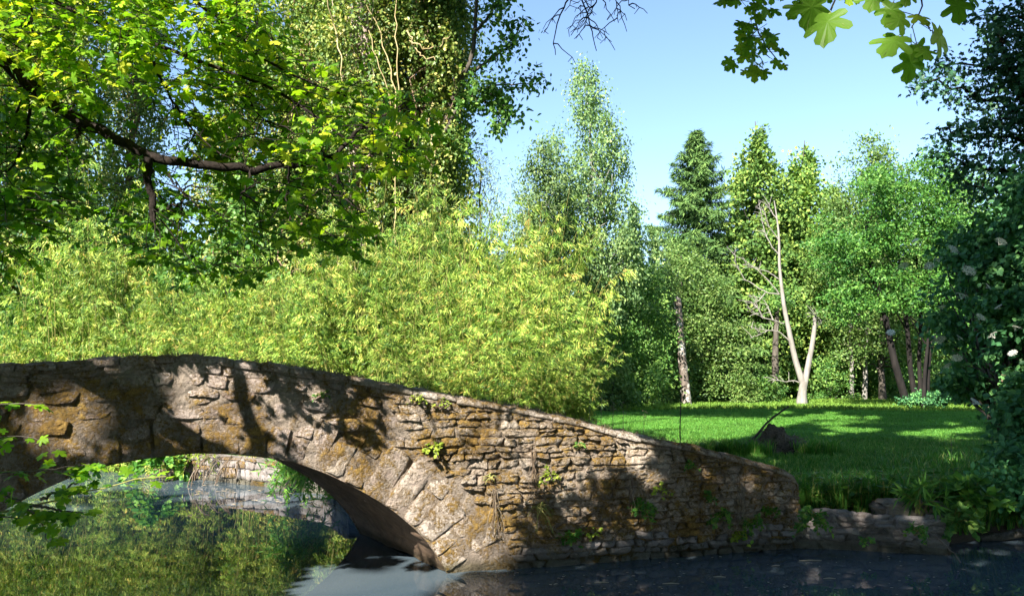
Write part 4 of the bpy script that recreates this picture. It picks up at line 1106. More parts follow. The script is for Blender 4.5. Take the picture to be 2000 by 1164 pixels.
thicket('taller pale bamboo stand at the left edge', [(190, 21, bh(345, 21)), (130, 20, bh(420, 20)), (240, 20, bh(450, 20)), (60, 19.5, bh(500, 19.5)), (0, 19, bh(500, 19)), (200, 18.2, bh(520, 18.2)), (120, 18.6, bh(560, 18.6)), (250, 17.8, bh(580, 17.8)), (40, 18.8, bh(600, 18.8)), (-40, 19, bh(560, 19)), (160, 18.2, bh(620, 18.2)), (80, 18.6, bh(640, 18.6)), (280, 17.6, bh(640, 17.6)), (0, 18.6, bh(650, 18.6)), (-90, 19, bh(620, 19))])
# leafy plants hanging over the far river wall
def sprig(b, s_, n, L_, leafsz, tpl, hang=.6, mat_s=1, up=.5):
    for i in range(n):
        d = rng.normal(0, 1, 3); d[2] = abs(d[2]) * up; d = unit(d); e = s_ + d * L_ * rng.uniform(.5, 1) + np.array([0, 0, -hang * L_ * rng.uniform(.2, 1)])
        cv = curve_pts(s_ + rng.normal(0, .02, 3), e, (0, 0, L_ * .25), 7); b.tube(cv, np.linspace(.006, .002, 7), 4, mat=mat_s, cap=False)
        m = int(L_ * 38) + 5; u = rng.uniform(.2, 1, m); P = np.stack([np.interp(u * 6, np.arange(7), cv[:, k]) for k in range(3)], -1)
        b.leaves(P, d * .6 + rng.normal(0, .7, (m, 3)) + [0, 0, -.35], rng.normal(0, .4, (m, 3)) + [0, -.3, 1], leafsz * rng.uniform(.6, 1.25, m), tpl, rng.uniform(0, 1, m))
def plant(name, label, pos, n, L_, leafsz, mat, tpl=T_OV, cat='plant', hang=.5, up=.6, group=None, parent_name='foliage'):
    rt = empty(name, pos, label, cat, group); b = MB(); sprig(b, np.asarray(pos, float), n, L_, leafsz, tpl, hang, 1, up)
    tag(b.build(parent_name, [mat, M_DRY if mat is M_YWEED else M_CANE], rt), kind='stuff'); return rt
plant('hanging_fern', 'lush green fern-like plant hanging over the river wall under the arch', at(310, 893, 15.9), 34, .75, .13, M_WEED, T_OV, hang=1.0)
plant('hanging_fern', 'thin yellowish plant in the middle of the river wall', at(385, 888, 15.3), 14, .6, .10, M_YWEED, T_LW, hang=1.0)
plant('bamboo_shoot', 'drooping bright bamboo leaves just behind the arch curve', at(575, 912, 12.6), 26, .62, .15, M_WEED, T_LW, hang=1.2)
plant('bamboo_shoot', 'low drooping leaves touching the water behind the arch', at(605, 935, 12.2), 18, .5, .13, M_WEED, T_LW, hang=1.1)
b = MB(); st_ = empty('dead_creeper', at(450, 905, 14.8), 'bare reddish stems trailing down the river wall', 'dead stems')
for k in range(16):
    px = rng.uniform(385, 480); s_ = at(px, rng.uniform(885, 900), 15.2); b.tube(curve_pts(s_, s_ + np.array([rng.uniform(-.2, .2), -.25, -rng.uniform(.3, .5)]), (0, -.06, .05), 6, .01), .009, 4)
b.build('stem', M_DRY, st_)

# ------------------------------------------------------------------ maple over the bridge
MT = np.array([-7.2, 4.2, .45])
mt = empty('maple_tree', MT, 'big maple at left reaching a dark crooked limb and bright leaves over the bridge', 'tree')
b = MB(); b.tube(curve_pts(MT - [0, 0, .3], MT + [1.0, .6, 4.2], (.2, 0, 0), 10, .03), np.linspace(.42, .25, 10), 12, jit=.05)
b.tube(curve_pts(MT + [1.0, .6, 4.2], MT + [.2, -2, 11], (.3, 0, 0), 10, .08), np.linspace(.25, .06, 10), 9); b.build('trunk', M_DBARK, mt, smooth=True)
limb = pxpath([(-420, 60, -1.6), (-100, 60, -.6), (20, 130, -.2), (100, 200, 0), (180, 250, 0), (290, 305, 0), (400, 326, .1), (500, 330, .2), (600, 320, .3), (655, 308, .4)], 6.0, 40, .012)
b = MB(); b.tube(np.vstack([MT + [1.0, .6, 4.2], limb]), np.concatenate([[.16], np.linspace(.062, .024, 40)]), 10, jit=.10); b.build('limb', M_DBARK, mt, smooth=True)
twig_pts = []
brs = [([(290, 308), (292, 360), (298, 400), (302, 432)], .034, .022), ([(100, 0), (200, 50), (330, 95), (450, 140), (560, 180), (640, 250), (700, 290)], .02, .008), ([(655, 310), (672, 285), (690, 262), (730, 240), (790, 200)], .02, .006), ([(655, 310), (660, 350), (640, 400)], .012, .004), ([(300, 410), (340, 405), (360, 390)], .015, .004),
       ([(300, 120), (330, 190), (380, 260), (430, 300)], .012, .005), ([(60, 0), (60, 120), (55, 180), (20, 250)], .02, .008), ([(60, 200), (50, 280), (20, 340), (-20, 330)], .014, .006), ([(565, 320), (560, 380), (565, 450)], .009, .003), ([(490, 330), (480, 370), (470, 390)], .01, .004), ([(380, 0), (450, 60), (520, 120), (600, 160), (700, 200)], .014, .005),
       ([(150, 240), (157, 262), (150, 270)], .014, .008), ([(480, 160), (500, 220), (540, 260)], .008, .003), ([(655, 330), (670, 370), (675, 390)], .008, .003), ([(620, 320), (625, 260), (610, 220)], .01, .004), ([(330, 340), (350, 370), (365, 385)], .01, .004)]
for pts, r0, r1 in brs:
    Q = pxpath([(x, y, rng.uniform(-.12, .12) + (i and .0)) for i, (x, y) in enumerate(pts)], 6.0, 16, .008); b = MB(); b.tube(Q, np.linspace(r0, r1, 16), 7, jit=.08)
    for k in range(7):
        s_ = Q[rng.integers(4, 16)]; e = s_ + rng.normal(0, .16, 3) + [.05, 0, -.12]; b.tube(curve_pts(s_, e, (0, 0, .02), 5, .01), np.linspace(.006, .002, 5), 4)
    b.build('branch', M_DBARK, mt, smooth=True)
MP = [(-120, -120), (490, -120), (500, 20), (560, 110), (640, 150), (740, 160), (830, 200), (835, 260), (800, 300), (760, 330), (700, 345), (690, 400), (710, 470), (690, 492), (620, 470), (560, 500), (480, 545), (430, 575), (400, 530), (330, 540), (260, 500), (215, 470), (205, 400), (230, 340), (180, 320), (140, 330), (150, 400), (100, 450), (60, 470), (30, 500), (-120, 520)]
HOLES = [[(190, 170), (260, 165), (330, 230), (340, 300), (270, 300), (200, 270)], [(150, 250), (235, 290), (270, 330), (225, 370), (160, 330)], [(300, 340), (350, 345), (350, 370), (310, 372)], [(330, 120), (360, 122), (355, 148), (330, 150)]]
TWO = [(-120, -120), (490, -120), (500, 20), (560, 110), (700, 165), (830, 200), (830, 300), (700, 345), (560, 330), (400, 320), (300, 290), (180, 240), (100, 180), (-120, 150)]
sprays = []
while len(sprays) < 1550:
    px, py = rng.uniform(-120, 840), rng.uniform(-120, 580)
    if not bool(inpoly(np.array(px), np.array(py), MP)): continue
    if any(bool(inpoly(np.array(px), np.array(py), h)) for h in HOLES) and rng.random() < .93: continue
    edge = 40 if py < 330 else 0
    up_ = bool(inpoly(np.array(px), np.array(py), TWO))
    if not up_ and rng.random() < .15: continue
    for _ in range(6):
        dp = (6.0 + rng.normal(0, .45)) if up_ else (6.3 + rng.normal(0, .5))
        P = at(px, py, dp)
        if bool(sun_keep(P[None])[0]): break
    else: continue
    sprays.append((P, up_))
Pp, Fw, Nn, Sz, Tn = [], [], [], [], []
tw = MB()
for P, up_ in sprays:
    d = unit(np.array([rng.normal(.35, .6), rng.normal(-.1, .6), rng.normal(-.18, .22)])); L_ = rng.uniform(.16, .34); m = int(rng.integers(6, 12))
    tw.tube([P - d * .06, P + d * L_ * .5 + [0, 0, .01], P + d * L_], [.0035, .0028, .0015], 4, cap=False)
    u = np.linspace(.05, 1, m) + rng.uniform(-.05, .05, m)
    side = np.where(np.arange(m) % 2, 1, -1)[:, None] * unit(np.cross(d, [0, 0, 1]))
    pet = .045
    f = unit(side * rng.uniform(.3, 1, (m, 1)) + d * rng.uniform(.3, 1, (m, 1)) + np.array([0, 0, -.28]) + rng.normal(0, .2, (m, 3)))
    Pp.append(P + d * L_ * u[:, None] + f * pet); Fw.append(f)
    Nn.append(rng.normal(0, .42, (m, 3)) + np.array([-.12, -.55, .85])); Sz.append(rng.uniform(.045, .092, m)); Tn.append(np.clip(rng.uniform(.0, .9, m) + (.15 if up_ else -.1), 0, 1))  # upper leaves tinted brighter, lower ones darker: sun and shade put into the tint
Pp = np.concatenate(Pp); Fw = np.concatenate(Fw); Nn = np.concatenate(Nn); Sz = np.concatenate(Sz); Tn = np.concatenate(Tn)
k = sun_keep(Pp); 
px_, py_, yf_ = project(Pp)
hole = np.zeros(len(Pp), bool)
for h in HOLES: hole |= inpoly(px_, py_, h)
k &= ~(hole & (rng.uniform(0, 1, len(Pp)) < .85))
Pp, Fw, Nn, Sz, Tn, px_, py_, yf_ = Pp[k], Fw[k], Nn[k], Sz[k], Tn[k], px_[k], py_[k], yf_[k]
tag(tw.build('twigs', M_DBARK, mt), kind='stuff')
vis = np.where((px_ > 5) & (px_ < 1995) & (py_ > 5), Sz / yf_, 0); order = np.argsort(-vis); big = order[:290]; rest = order[290:]
def leaf_objs(parent, idx, Pp, Fw, Nn, Sz, Tn, mat, tpl=T_MP, smooth=False):
    o0 = np.array(parent.location)
    variants = []
    for v in range(6):
        q = MB(); q.leaves(np.zeros((1, 3)), np.array([[0, 1., 0]]), np.array([[0, 0, 1.]]), np.array([1.]), tpl, np.array([v / 5])); variants.append(q.mesh('leaf', mat))
    for i in idx:
        f = unit(Fw[i]); n_ = Nn[i] - f * (Nn[i] @ f); n_ = unit(n_); s_ = np.cross(f, n_)
        M = Matrix(((s_[0], f[0], n_[0], 0), (s_[1], f[1], n_[1], 0), (s_[2], f[2], n_[2], 0), (0, 0, 0, 1)))
        o = link('leaf', variants[int(round(Tn[i] * 5))], parent); o.matrix_local = Matrix.Translation(Vector((Pp[i] - o0).tolist())) @ M @ Matrix.Scale(float(Sz[i]), 4)
leaf_objs(mt, big, Pp, Fw, Nn, Sz, Tn, M_MAPLE)
b = MB(); b.leaves(Pp[rest], Fw[rest], Nn[rest], Sz[rest], T_MS, Tn[rest]); tag(b.build('foliage', M_MAPLE, mt), kind='stuff')
# upper crown of the same maple, out over the river
def offview(P):
    px, py, yf = project(P)
    return ~((yf > .1) & (px > -60) & (px < 2060) & (py > -40) & (py < 1250))
def shade_filter(P):
    # the upper side of the limb's own leaves stands in sun too
    k = offview(P) & sun_keep(P, SHR[0])
    for yy in (5.2, 5.7, 6.2, 6.8):
        H = P - ((P[:, 1] - yy) / SUN[1])[:, None] * SUN
        px, py, yf = project(H); k &= ~((P[:, 1] < yy) & (inpoly(px, py, TWO) | (inpoly(px, py, MP) & (np.sin(px * .031 + yy) + np.sin(py * .047) > -.1))))
    H = P - ((P[:, 1] - 12.6) / SUN[1])[:, None] * SUN
    k &= ~((H[:, 0] > 6.6) & (H[:, 0] < 13) & (H[:, 2] > .5) & (H[:, 2] < 9) & (np.sin(H[:, 0] * 5.1) + np.sin(H[:, 2] * 4.3 + H[:, 0]) > 0))
    H2 = P - ((P[:, 1] - 2.1) / SUN[1])[:, None] * SUN
    qx, qy, _ = project(H2)
    return k & ~((P[:, 1] < 2.1) & (qx > 1340) & (qx < 1950) & (qy < 190) & (qy > -90))
SHR = [.06]
n = 640; q = rdir(n) * rng.uniform(.2, 1, (n, 1)) ** .45
b = MB(); crown(b, np.array([-4.6, .6, 7.2]) + q * np.array([5.2, 5.0, 4.4]), 42, .55, .17, T_OV, 0, .5, .2, filt=shade_filter)
n = 260; q = rdir(n) * rng.uniform(.2, 1, (n, 1)) ** .45
crown(b, np.array([-3.2, 3.6, 5.2]) + q * np.array([3.0, 2.2, 1.3]), 42, .5, .14, T_OV, 0, .5, .2, filt=shade_filter)
tag(b.build('crown', M_MAPLE, mt), kind='stuff')
b = MB()
for k in range(26):
    e = np.array([-4.6, .6, 7.2]) + rdir(1)[0] * np.array([4.4, 4.2, 3.6]); cv = curve_pts(MT + [.8, -.5, rng.uniform(4, 9)], e, (0, 0, .3), 8, .05)
    if offview(cv).all() and sun_keep(cv, .1).all(): b.tube(cv, np.linspace(.07, .015, 8), 6)
b.build('branch', M_DBARK, mt, smooth=True)

# tall unseen trees shading lawn and wall, some added; crowns pruned along sun paths
def shade_tree(name, label, base, H, c, rad, n, leafm=M_DKMAP, size=.30, parts=None, top_=None):
    base = np.asarray(base, float); base[2] = max(gz(base[0], base[1]), .3); rt = empty(name, base, label, 'tree')
    b = MB(); c = np.asarray(c, float); b.tube(curve_pts(base - [0, 0, .2], c + [0, 0, rad[2] * .5] if top_ is None else base + top_, (.3, .2, 0) if top_ is None else (0, 0, 0), 12, .05), np.linspace(.36, .08, 12) * (1 if top_ is None else .6), 10, jit=.05)
    for k in range(20):
        e = c + rdir(1)[0] * np.array(rad) * .8; s_ = base + (c - base) * rng.uniform(.6, 1)
        cv = curve_pts(s_, e, (0, 0, .3), 7, .06)
        if offview(cv).all() and sun_keep(cv, .12).all(): b.tube(cv, np.linspace(.09, .02, 7), 6)
    b.build('trunk', M_BARK, rt, smooth=True)
    SHR[0] = .14; q = rdir(n) * rng.uniform(.1, 1, (n, 1)) ** .4; cb = MB(); crown(cb, c + q * np.array(rad), 40, .9, size, T_RH, 0, .6, .2, filt=shade_filter); tag(cb.build('crown', leafm, rt), kind='stuff')
    return rt
shade_tree('unseen_lime_tree', 'tall lime outside the view to the right of the river bank', (9.5, 5.0, .4), 24, (7.5, 5.5, 16.5), (7.5, 7, 6.5), 1000, size=.36)
shade_tree('unseen_lime_tree', 'tall lime outside the view behind the camera', (1.5, -4.5, .4), 26, (-.5, -1.5, 18.5), (7.5, 6.5, 6.0), 1000, size=.36)
shade_tree('unseen_lime_tree', 'tall lime outside the view far right', (17, 14, .4), 24, (15.5, 14, 15), (6.5, 7, 6.5), 850, size=.36)
shade_tree('unseen_lime_tree', 'tall lime outside the view on the left bank', (-11, 3, .4), 28, (-8.5, 4.5, 21), (7, 6.5, 6.0), 800, size=.36)
shade_tree('unseen_lime_tree', 'lime outside the view close behind the camera to the right', (7, -3, .4), 18, (5, -2.5, 10), (6, 4.5, 5.5), 850, size=.34)
shade_tree('unseen_lime_tree', 'unseen lime added far behind the camera to block sky light', (-3, -14, .4), 22, (-3, -13, 11), (9, 4, 10), 560, size=.55)  # this and the next two are added behind the camera to cut sky light
shade_tree('unseen_lime_tree', 'unseen lime added behind and to the right to block sky light', (13, -9, .4), 22, (12, -9, 11), (7, 5, 9), 480, size=.55)
shade_tree('unseen_lime_tree', 'unseen lime added behind and to the left to block sky light', (-16, -9, .4), 22, (-15, -9, 11), (8, 5, 9), 480, size=.55)
shade_tree('unseen_lime_tree', 'tall unseen lime added at the right lawn edge to shade the lawn', (13.5, 18.0, .4), 25, (10.5, 16, 17.5), (6.5, 6, 5.5), 750, size=.36)  # added crown above the frame, placed to shade the far lawn
shade_tree('poplar_tree', 'tallest poplar, added to shade the lawn, its trunk hidden in the outermost leafy column', foot(868, 25.5), 25, (1.0, 20, 18.5), (6.5, 5.5, 5), 750, size=.36, top_=np.array([0, -.5, 17.]))  # added for its unseen crown, which throws shade across the lawn
# hanging twigs with large leaves, top right
OT = empty('overhanging_maple', (3.4, -2.2, .5), 'maple overhead dangling large lobed leaves and a bare twig into the top of view', 'tree')
b = MB(); b.tube(curve_pts((3.4, -2.2, .2), (2.6, -1.2, 6.5), (.2, 0, 0), 10, .03), np.linspace(.28, .16, 10), 10, jit=.05); b.build('trunk', M_DBARK, OT, smooth=True)
b = MB(); b.tube(curve_pts((2.6, -1.2, 5.6), tuple(at(1600, -190, 2.5)), (0, 0, .4), 12, .02), np.linspace(.10, .02, 12), 8)
b.tube(curve_pts((2.6, -1.2, 5.6), tuple(at(1150, -160, 4)), (0, 0, .5), 12, .02), np.linspace(.09, .02, 12), 8); b.build('limb', M_DBARK, OT, smooth=True)
def hang(pts, dp, r0, r1, n=12):
    Q = pxpath(pts, dp, n, .003); b = MB(); b.tube(Q, np.linspace(r0, r1, n), 6); b.build('twig', M_DBARK, OT, smooth=True); return Q
hang([(1600, -190), (1500, -80), (1470, 20), (1474, 60), (1490, 95), (1520, 120)], 3.3, .008, .002)
hang([(1600, -190), (1640, -90), (1622, 20)], 2.1, .006, .002); hang([(1700, -170), (1780, -80), (1812, 5), (1795, 40), (1780, 55)], 2.1, .005, .0015); hang([(1797, 35), (1822, 60)], 2.1, .002, .0012)
hang([(1600, -190), (1700, -150), (1760, -100)], 2.2, .008, .004)
LV = []   # px, py of the leaf base, direction in px, size, depth, tint
for (px, py, dx, dy, s_, dp, tn) in ((1622, 25, -.25, 1, .115, 2.1, .35), (1590, -8, -.2, 1, .10, 2.15, .3), (1565, 8, -.7, .8, .07, 2.3, .6), (1755, 70, -.8, 1, .10, 2.1, .3), (1822, 62, .7, .7, .095, 2.1, .95), (1790, 85, .1, 1, .08, 2.1, .6), (1780, 105, -.1, 1, .085, 2.1, .45), (1768, 35, -1, .4, .075, 2.1, .5), (1745, 5, -.3, 1, .07, 2.1, .5), (1710, -15, -.3, 1, .085, 2.15, .3), (1870, -5, .1, 1, .08, 2.2, .3), (1880, -15, .8, .5, .08, 2.2, .4), (1785, 30, .7, .4, .06, 2.1, .7), (1800, 95, .6, .7, .055, 2.1, .5), (1668, -30, .2, 1, .07, 2.2, .3), (1640, -25, .6, .8, .06, 2.2, .5), (1655, -8, .2, .7, .05, 2.2, .8),
      (1720, -40, .5, 1, .06, 2.1, .5), (1770, -20, 0, 1, .06, 2.1, .6), (1480, 145, .0, .1, .01, 3, .5)):
    LV.append((px, py, dx, dy, s_, dp, tn))
for k in range(78):
    u = rng.uniform(0, 1); cx = np.interp(u, [0, .4, .7, 1], [1475, 1465, 1480, 1490]); cy = np.interp(u, [0, .4, .7, 1], [-50, 30, 90, 135])
    px = cx + rng.normal(0, 26); py = min(cy + rng.normal(0, 14), 140); LV.append((px, py, rng.normal(0, .7) + (px - cx) * .03, rng.uniform(.1, 1), rng.uniform(.035, .062), 3.2 + rng.uniform(-.2, .2), rng.uniform(.2, .9)))
for k in range(18):
    LV.append((1395 + k * 16 + rng.uniform(-8, 8), rng.uniform(-35, -8), rng.normal(0, .5), rng.uniform(.4, 1), rng.uniform(.04, .06), 3.2, rng.uniform(.2, .8)))
Pq = []; Fq = []; Nq = []; Sq = []; Tq = []
for px, py, dx, dy, s_, dp, tn in LV:
    A = at(px, py, dp); e = at(px + dx * 40, py + dy * 40, dp + rng.uniform(-.04, .04)); Pq.append(A); Fq.append(e - A); Nq.append(np.array([rng.normal(0, .35), -.75 + rng.normal(0, .25), rng.uniform(.1, .8)])); Sq.append(s_); Tq.append(tn)
    b.n
M_BIGLF = leaf_mat('large_maple_leaves', [(0, (.05, .12, .012)), (.6, (.09, .16, .018)), (1, (.20, .25, .02))], .6, 1.5, .4, .5, .15, gain=1.9)
leaf_objs(OT, range(len(Pq)), np.array(Pq), np.array(Fq), np.array(Nq), np.array(Sq), np.array(Tq), M_BIGLF)
b = MB()
for i in range(len(Pq)):
    f = unit(Fq[i]); s_ = Sq[i]; up_ = unit(Nq[i] - f * (Nq[i] @ f)); sd = np.cross(f, up_); o_ = -up_ * .0012
    b.tube([Pq[i] - f * .05 - up_ * .01, Pq[i]], [.0012, .0012], 4, tint=.2)
    for (x, y) in ((0, .92), (.40, .46), (-.40, .46), (.33, .08), (-.33, .08)):
        b.tube([Pq[i] + o_, Pq[i] + (sd * x + f * y) * s_ - up_ * (.03 * s_ + .001)], [.0012 * s_ / .1, .0005], 3, cap=False)
b.build('leaf_veins', plain('leaf_vein', (.16, .20, .05)), OT)
# bare drooping twig
def bare(pts, dp, r0):
    Q = pxpath(pts, dp, 22, .006); b = MB(); b.tube(Q, np.linspace(r0, .002, 22), 6, jit=.15)
    for k in range(9):
        i = int(rng.integers(5, 21)); d = np.array([rng.choice([-1, 1]) * rng.uniform(.05, .13), rng.uniform(-.05, .05), -rng.uniform(.03, .14)]); e = Q[i] + d
        c2 = curve_pts(Q[i], e, (0, 0, .02), 6, .004); b.tube(c2, np.linspace(.0035, .0015, 6), 5, jit=.2)
        for j in range(2):
            s2 = c2[int(rng.integers(2, 6))]; b.tube([s2, s2 + np.array([rng.uniform(-.04, .05), 0, -rng.uniform(.01, .04)])], [.002, .0014], 4)
    b.build('bare_twig', M_DBARK, OT, smooth=True)
bare([(1150, -160), (1120, -20), (1100, 20), (1085, 60), (1075, 92), (1085, 108)], 4, .008); bare([(1150, -160), (1135, -10), (1150, 40), (1160, 85), (1165, 100)], 4, .008); bare([(1150, -160), (1170, -20), (1160, 20), (1130, 60), (1115, 70)], 4.05, .006); bare([(1150, -160), (1190, -30), (1205, 10), (1208, 45)], 3.95, .005); bare([(1150, -160), (1215, -20), (1230, 5), (1240, 18)], 3.95, .005)

# low branch at the lower left, in front of the water
LB = np.array([-4.2, 4.0, .45]); lb = empty('maple_sapling', LB, 'young maple at lower left with bright leaves hanging in front of the arch', 'sapling')
Pp, Fw, Nn, Sz, Tn = [], [], [], [], []
for i, (pts, dp) in enumerate((([(-260, 960), (-60, 1010), (80, 985), (160, 965), (260, 938), (325, 930)], 4.6), ([(-260, 960), (-80, 880), (0, 855), (60, 850), (95, 875)], 4.5), ([(-260, 960), (-60, 930), (60, 920), (120, 915), (175, 905)], 4.6), ([(-260, 900), (-60, 800), (20, 790), (75, 790)], 4.5), ([(-260, 960), (-60, 1000), (30, 1010), (90, 1020)], 4.5), ([(60, 985), (130, 1000), (165, 1000)], 4.55), ([(80, 975), (150, 945), (180, 912)], 4.6), ([(-100, 940), (0, 960), (70, 1000), (95, 1060)], 4.5))):
    Q = pxpath(pts, dp, 20, .006); b = MB(); b.tube(Q, np.linspace(.010, .002, 20), 6)
    if i == 0: b.tube(curve_pts(LB - [0, 0, .2], Q[0], (0, 0, .1), 6), np.linspace(.03, .01, 6), 7)
    b.build('branch', M_BARK if i else M_CANE, lb, smooth=True)
    for q in Q[6:]:
        for m in range(2 if i else 2):
            if rng.random() < .12: continue
            f = unit(np.array([rng.normal(.3, .8), rng.normal(-.2, .6), rng.normal(-.15, .25)])); Pp.append(q + f * .04); Fw.append(f); Nn.append(rng.normal(0, .35, 3) + [0, -.4, 1]); Sz.append(rng.uniform(.04, .085)); Tn.append(rng.uniform(0, .9))
leaf_objs(lb, range(min(290, len(Pp))), np.array(Pp), np.array(Fw), np.array(Nn), np.array(Sz), np.array(Tn), M_MAPLE)

# ------------------------------------------------------------------ right side : elder in flower and a dark overhanging tree
EB = foot(2010, 12.5); el = empty('elder_shrub', EB, 'dark elder at the right edge dotted with flat cream flower heads', 'shrub')
b = MB(); C = []
for (px, py, rx, ry, n, dp) in ((1950, 500, 90, 110, 60, 13), (2010, 420, 80, 140, 110, 12.5), (1980, 620, 80, 110, 100, 12.5), (2070, 560, 90, 220, 160, 12), (1870, 480, 50, 50, 12, 13.5), (2010, 800, 50, 90, 80, 12), (1990, 900, 30, 60, 40, 11.6), (1860, 640, 40, 80, 22, 13.5), (1900, 740, 50, 40, 18, 13), (2080, 850, 60, 130, 90, 12), (2000, 970, 50, 50, 50, 11.2)):
    q = rdir(n) * rng.uniform(0, 1, (n, 1)) ** .5
    c_ = np.stack([at(px + v[0] * rx, py + v[1] * ry, dp + v[2] * .9) for v in q]); C.append(c_)
    for c in c_[:8]: b.tube(curve_pts(EB + [rng.uniform(-.3, .3), rng.uniform(-.2, .2), -.1], c, (0, 0, .2), 8, .04), np.linspace(.045, .008, 8), 6)
b.build('stem', M_BARK, el, smooth=True)
C = np.concatenate(C); C = C[C[:, 2] > .5]
b = MB(); crown(b, C, 46, .30, .10, T_OV, 0, .5, .5); tag(b.build('foliage', M_ELDER, el), kind='stuff')
fm = MB(); nP = 260; a = rng.uniform(0, math.tau, nP); rr = np.sqrt(rng.uniform(0, 1, nP)) * .085
fm.leaves(np.stack([rr * np.cos(a), rr * np.sin(a), .02 - rr ** 2 * 1.5], -1), rdir(nP) * [1, 1, .3], np.tile([0, 0, 1.], (nP, 1)), rng.uniform(.012, .022, nP), T_OV, .5)
for k in range(7): fm.tube([(0, 0, -.06), (.05 * math.cos(k), .05 * math.sin(k), .01)], .0015, 3)
fmesh = fm.mesh('flower_head', M_FLOWER)
for (px, py) in ((1862, 488), (1832, 507), (1955, 473), (1880, 577), (1915, 620), (1875, 660), (1835, 665), (1788, 470), (1815, 520), (1740, 650), (1930, 560), (1978, 690), (1868, 700), (1850, 715), (1905, 785), (1765, 520), (1985, 640), (1950, 600), (1892, 530), (1938, 655), (1840, 600)):
    o = link('flower_head', fmesh, el); p = at(px, py, 11.6 if px > 1880 else 12.3) - np.array(el.location); o.location = tuple(p); o.rotation_euler = (R(rng.uniform(15, 55)), R(rng.uniform(-30, 30)), rng.uniform(0, 6)); s_ = rng.uniform(.6, 1.15); o.scale = (s_, s_, s_)
OB = foot(2330, 13.5); ob = empty('dark_field_maple', OB, 'dark bluish-leaved tree leaning in from the right against the sky', 'tree')
b = MB(); b.tube(pxpath([(2330, 800), (2280, 500), (2230, 250), (2180, 50), (2120, -150)], 13.5, 20, .03), np.linspace(.28, .1, 20), 9, jit=.05)
tr_ = b; C = []
for pts in ([(2230, 300), (2100, 200), (1980, 150), (1900, 120), (1830, 130)], [(2230, 300), (2080, 260), (1960, 200), (1880, 180), (1800, 150)], [(2250, 380), (2100, 330), (1980, 260), (1900, 270), (1840, 250)], [(2200, 150), (2080, 80), (1990, 30), (1920, 30)], [(2250, 400), (2100, 380), (1990, 340), (1910, 330), (1850, 300)], [(2180, 60), (2080, 0), (2000, -30)], [(2260, 450), (2120, 430), (2020, 380), (1950, 380), (1890, 360)], [(2230, 350), (2090, 290), (2000, 240), (1950, 230)], [(1990, 160), (1960, 100), (1950, 60)], [(2030, 220), (1990, 180), (1970, 120)]):
    Q = pxpath([(x, y, rng.uniform(-.8, .8) * i / 4) for i, (x, y) in enumerate(pts)], 13.5, 18, .03); b.tube(Q, np.linspace(.06, .01, 18), 6)
    for i, q in enumerate(Q[4:]):
        for m in range(3 if i < 10 else 2):
            e = q + rng.normal(0, .24 if i < 9 else .16, 3); b.tube([q, e], [.009, .004], 4, cap=False); C.append(e)
b.build('trunk', M_DBARK, ob, smooth=True)
C = np.array(C); b = MB(); crown(b, C, 24, .24, .085, T_MS, 0, .8, .3)
n = 260; q = rdir(n) * rng.uniform(0, 1, (n, 1)) ** .5; C2 = np.stack([at(2130 + v[0] * 130, 200 + v[1] * 260, 13.8 + v[2] * 1.5) for v in q]); crown(b, C2, 44, .35, .08, T_RH)
tag(b.build('crown', M_OAK, ob), kind='stuff')

# ------------------------------------------------------------------ things on the lawn
MO = foot(1510, 17.2); md = empty('earth_mound', MO, 'small peaked mound of dark earth and dead stems on the lawn', 'earth mound')
n = 60; gx, gy = np.meshgrid(np.linspace(-1, 1, n), np.linspace(-.8, .8, n)); ga = lambda x, y, sx, sy: np.exp(-((gx - x) / sx) ** 2 - ((gy - y) / sy) ** 2)
def mound_h(): return .78 * (.66 * ga(-.12, 0, .36, .4) + .42 * ga(.34, -.05, .34, .34) + .24 * ga(-.55, .05, .24, .3) + .15 * ga(.62, .0, .2, .3))
hz_ = mound_h(); hz_ = hz_ + .30 * fbm(gx, gy, 4.5, 6, .66) * np.clip(hz_ * 2.2, 0, 1) - .09
b = MB(); I = (np.arange(n - 1)[:, None] * n + np.arange(n - 1)[None]).ravel()
b.add(np.stack([MO[0] + gx, MO[1] + gy, MO[2] + hz_], -1).reshape(-1, 3), np.stack([I, I + 1, I + n + 1, I + n], -1)); b.build('heap', M_EARTH, md, smooth=False)
b = MB()
for k in range(300):
    i_, j_ = rng.integers(4, n - 4, 2)
    if hz_[i_, j_] < .05: continue
    p = np.array([MO[0] + gx[i_, j_], MO[1] + gy[i_, j_], MO[2] + hz_[i_, j_] + .01]); a = rng.uniform(0, math.tau); e = p + np.array([math.cos(a) * .12, math.sin(a) * .08, rng.uniform(-.08, .05)]) * rng.uniform(.5, 1.8); b.tube([p, e], [.006, .003], 3, tint=rng.uniform(0, 1), cap=False)
tag(b.build('dead_stems', M_DRY, md), kind='stuff')
stk = empty('dead_branch', at(1490, 836, 17.1), 'crooked dead stick poking up out of the earth mound', 'branch')
b = MB(); b.tube(pxpath([(1468, 862), (1485, 838), (1502, 822), (1520, 808), (1541, 793)], 17.1, 12, .008), np.linspace(.03, .016, 12), 7, jit=.15); b.tube(pxpath([(1500, 824), (1496, 815)], 17.1, 3), [.012, .01, .008], 5); b.build('stick', M_BARK, stk, smooth=True)
PP = atz(1328, 862, .42); pq = at(1328, 862, 15.5); pz = gz(pq[0], 15.5)
po = empty('thin_post', (pq[0], 15.5, pz), 'thin dark rusty iron rod standing upright behind the bridge parapet', 'post')
b = MB(); b.tube([(pq[0], 15.5, pz - .2), (pq[0] + .005, 15.5, pz + .6), tuple(at(1330, 772, 15.5))], [.013, .012, .010], 6); b.tube([at(1330, 774, 15.5), at(1330, 768, 15.5)], [.018, .012], 6); b.build('rod', M_IRON, po, smooth=True)
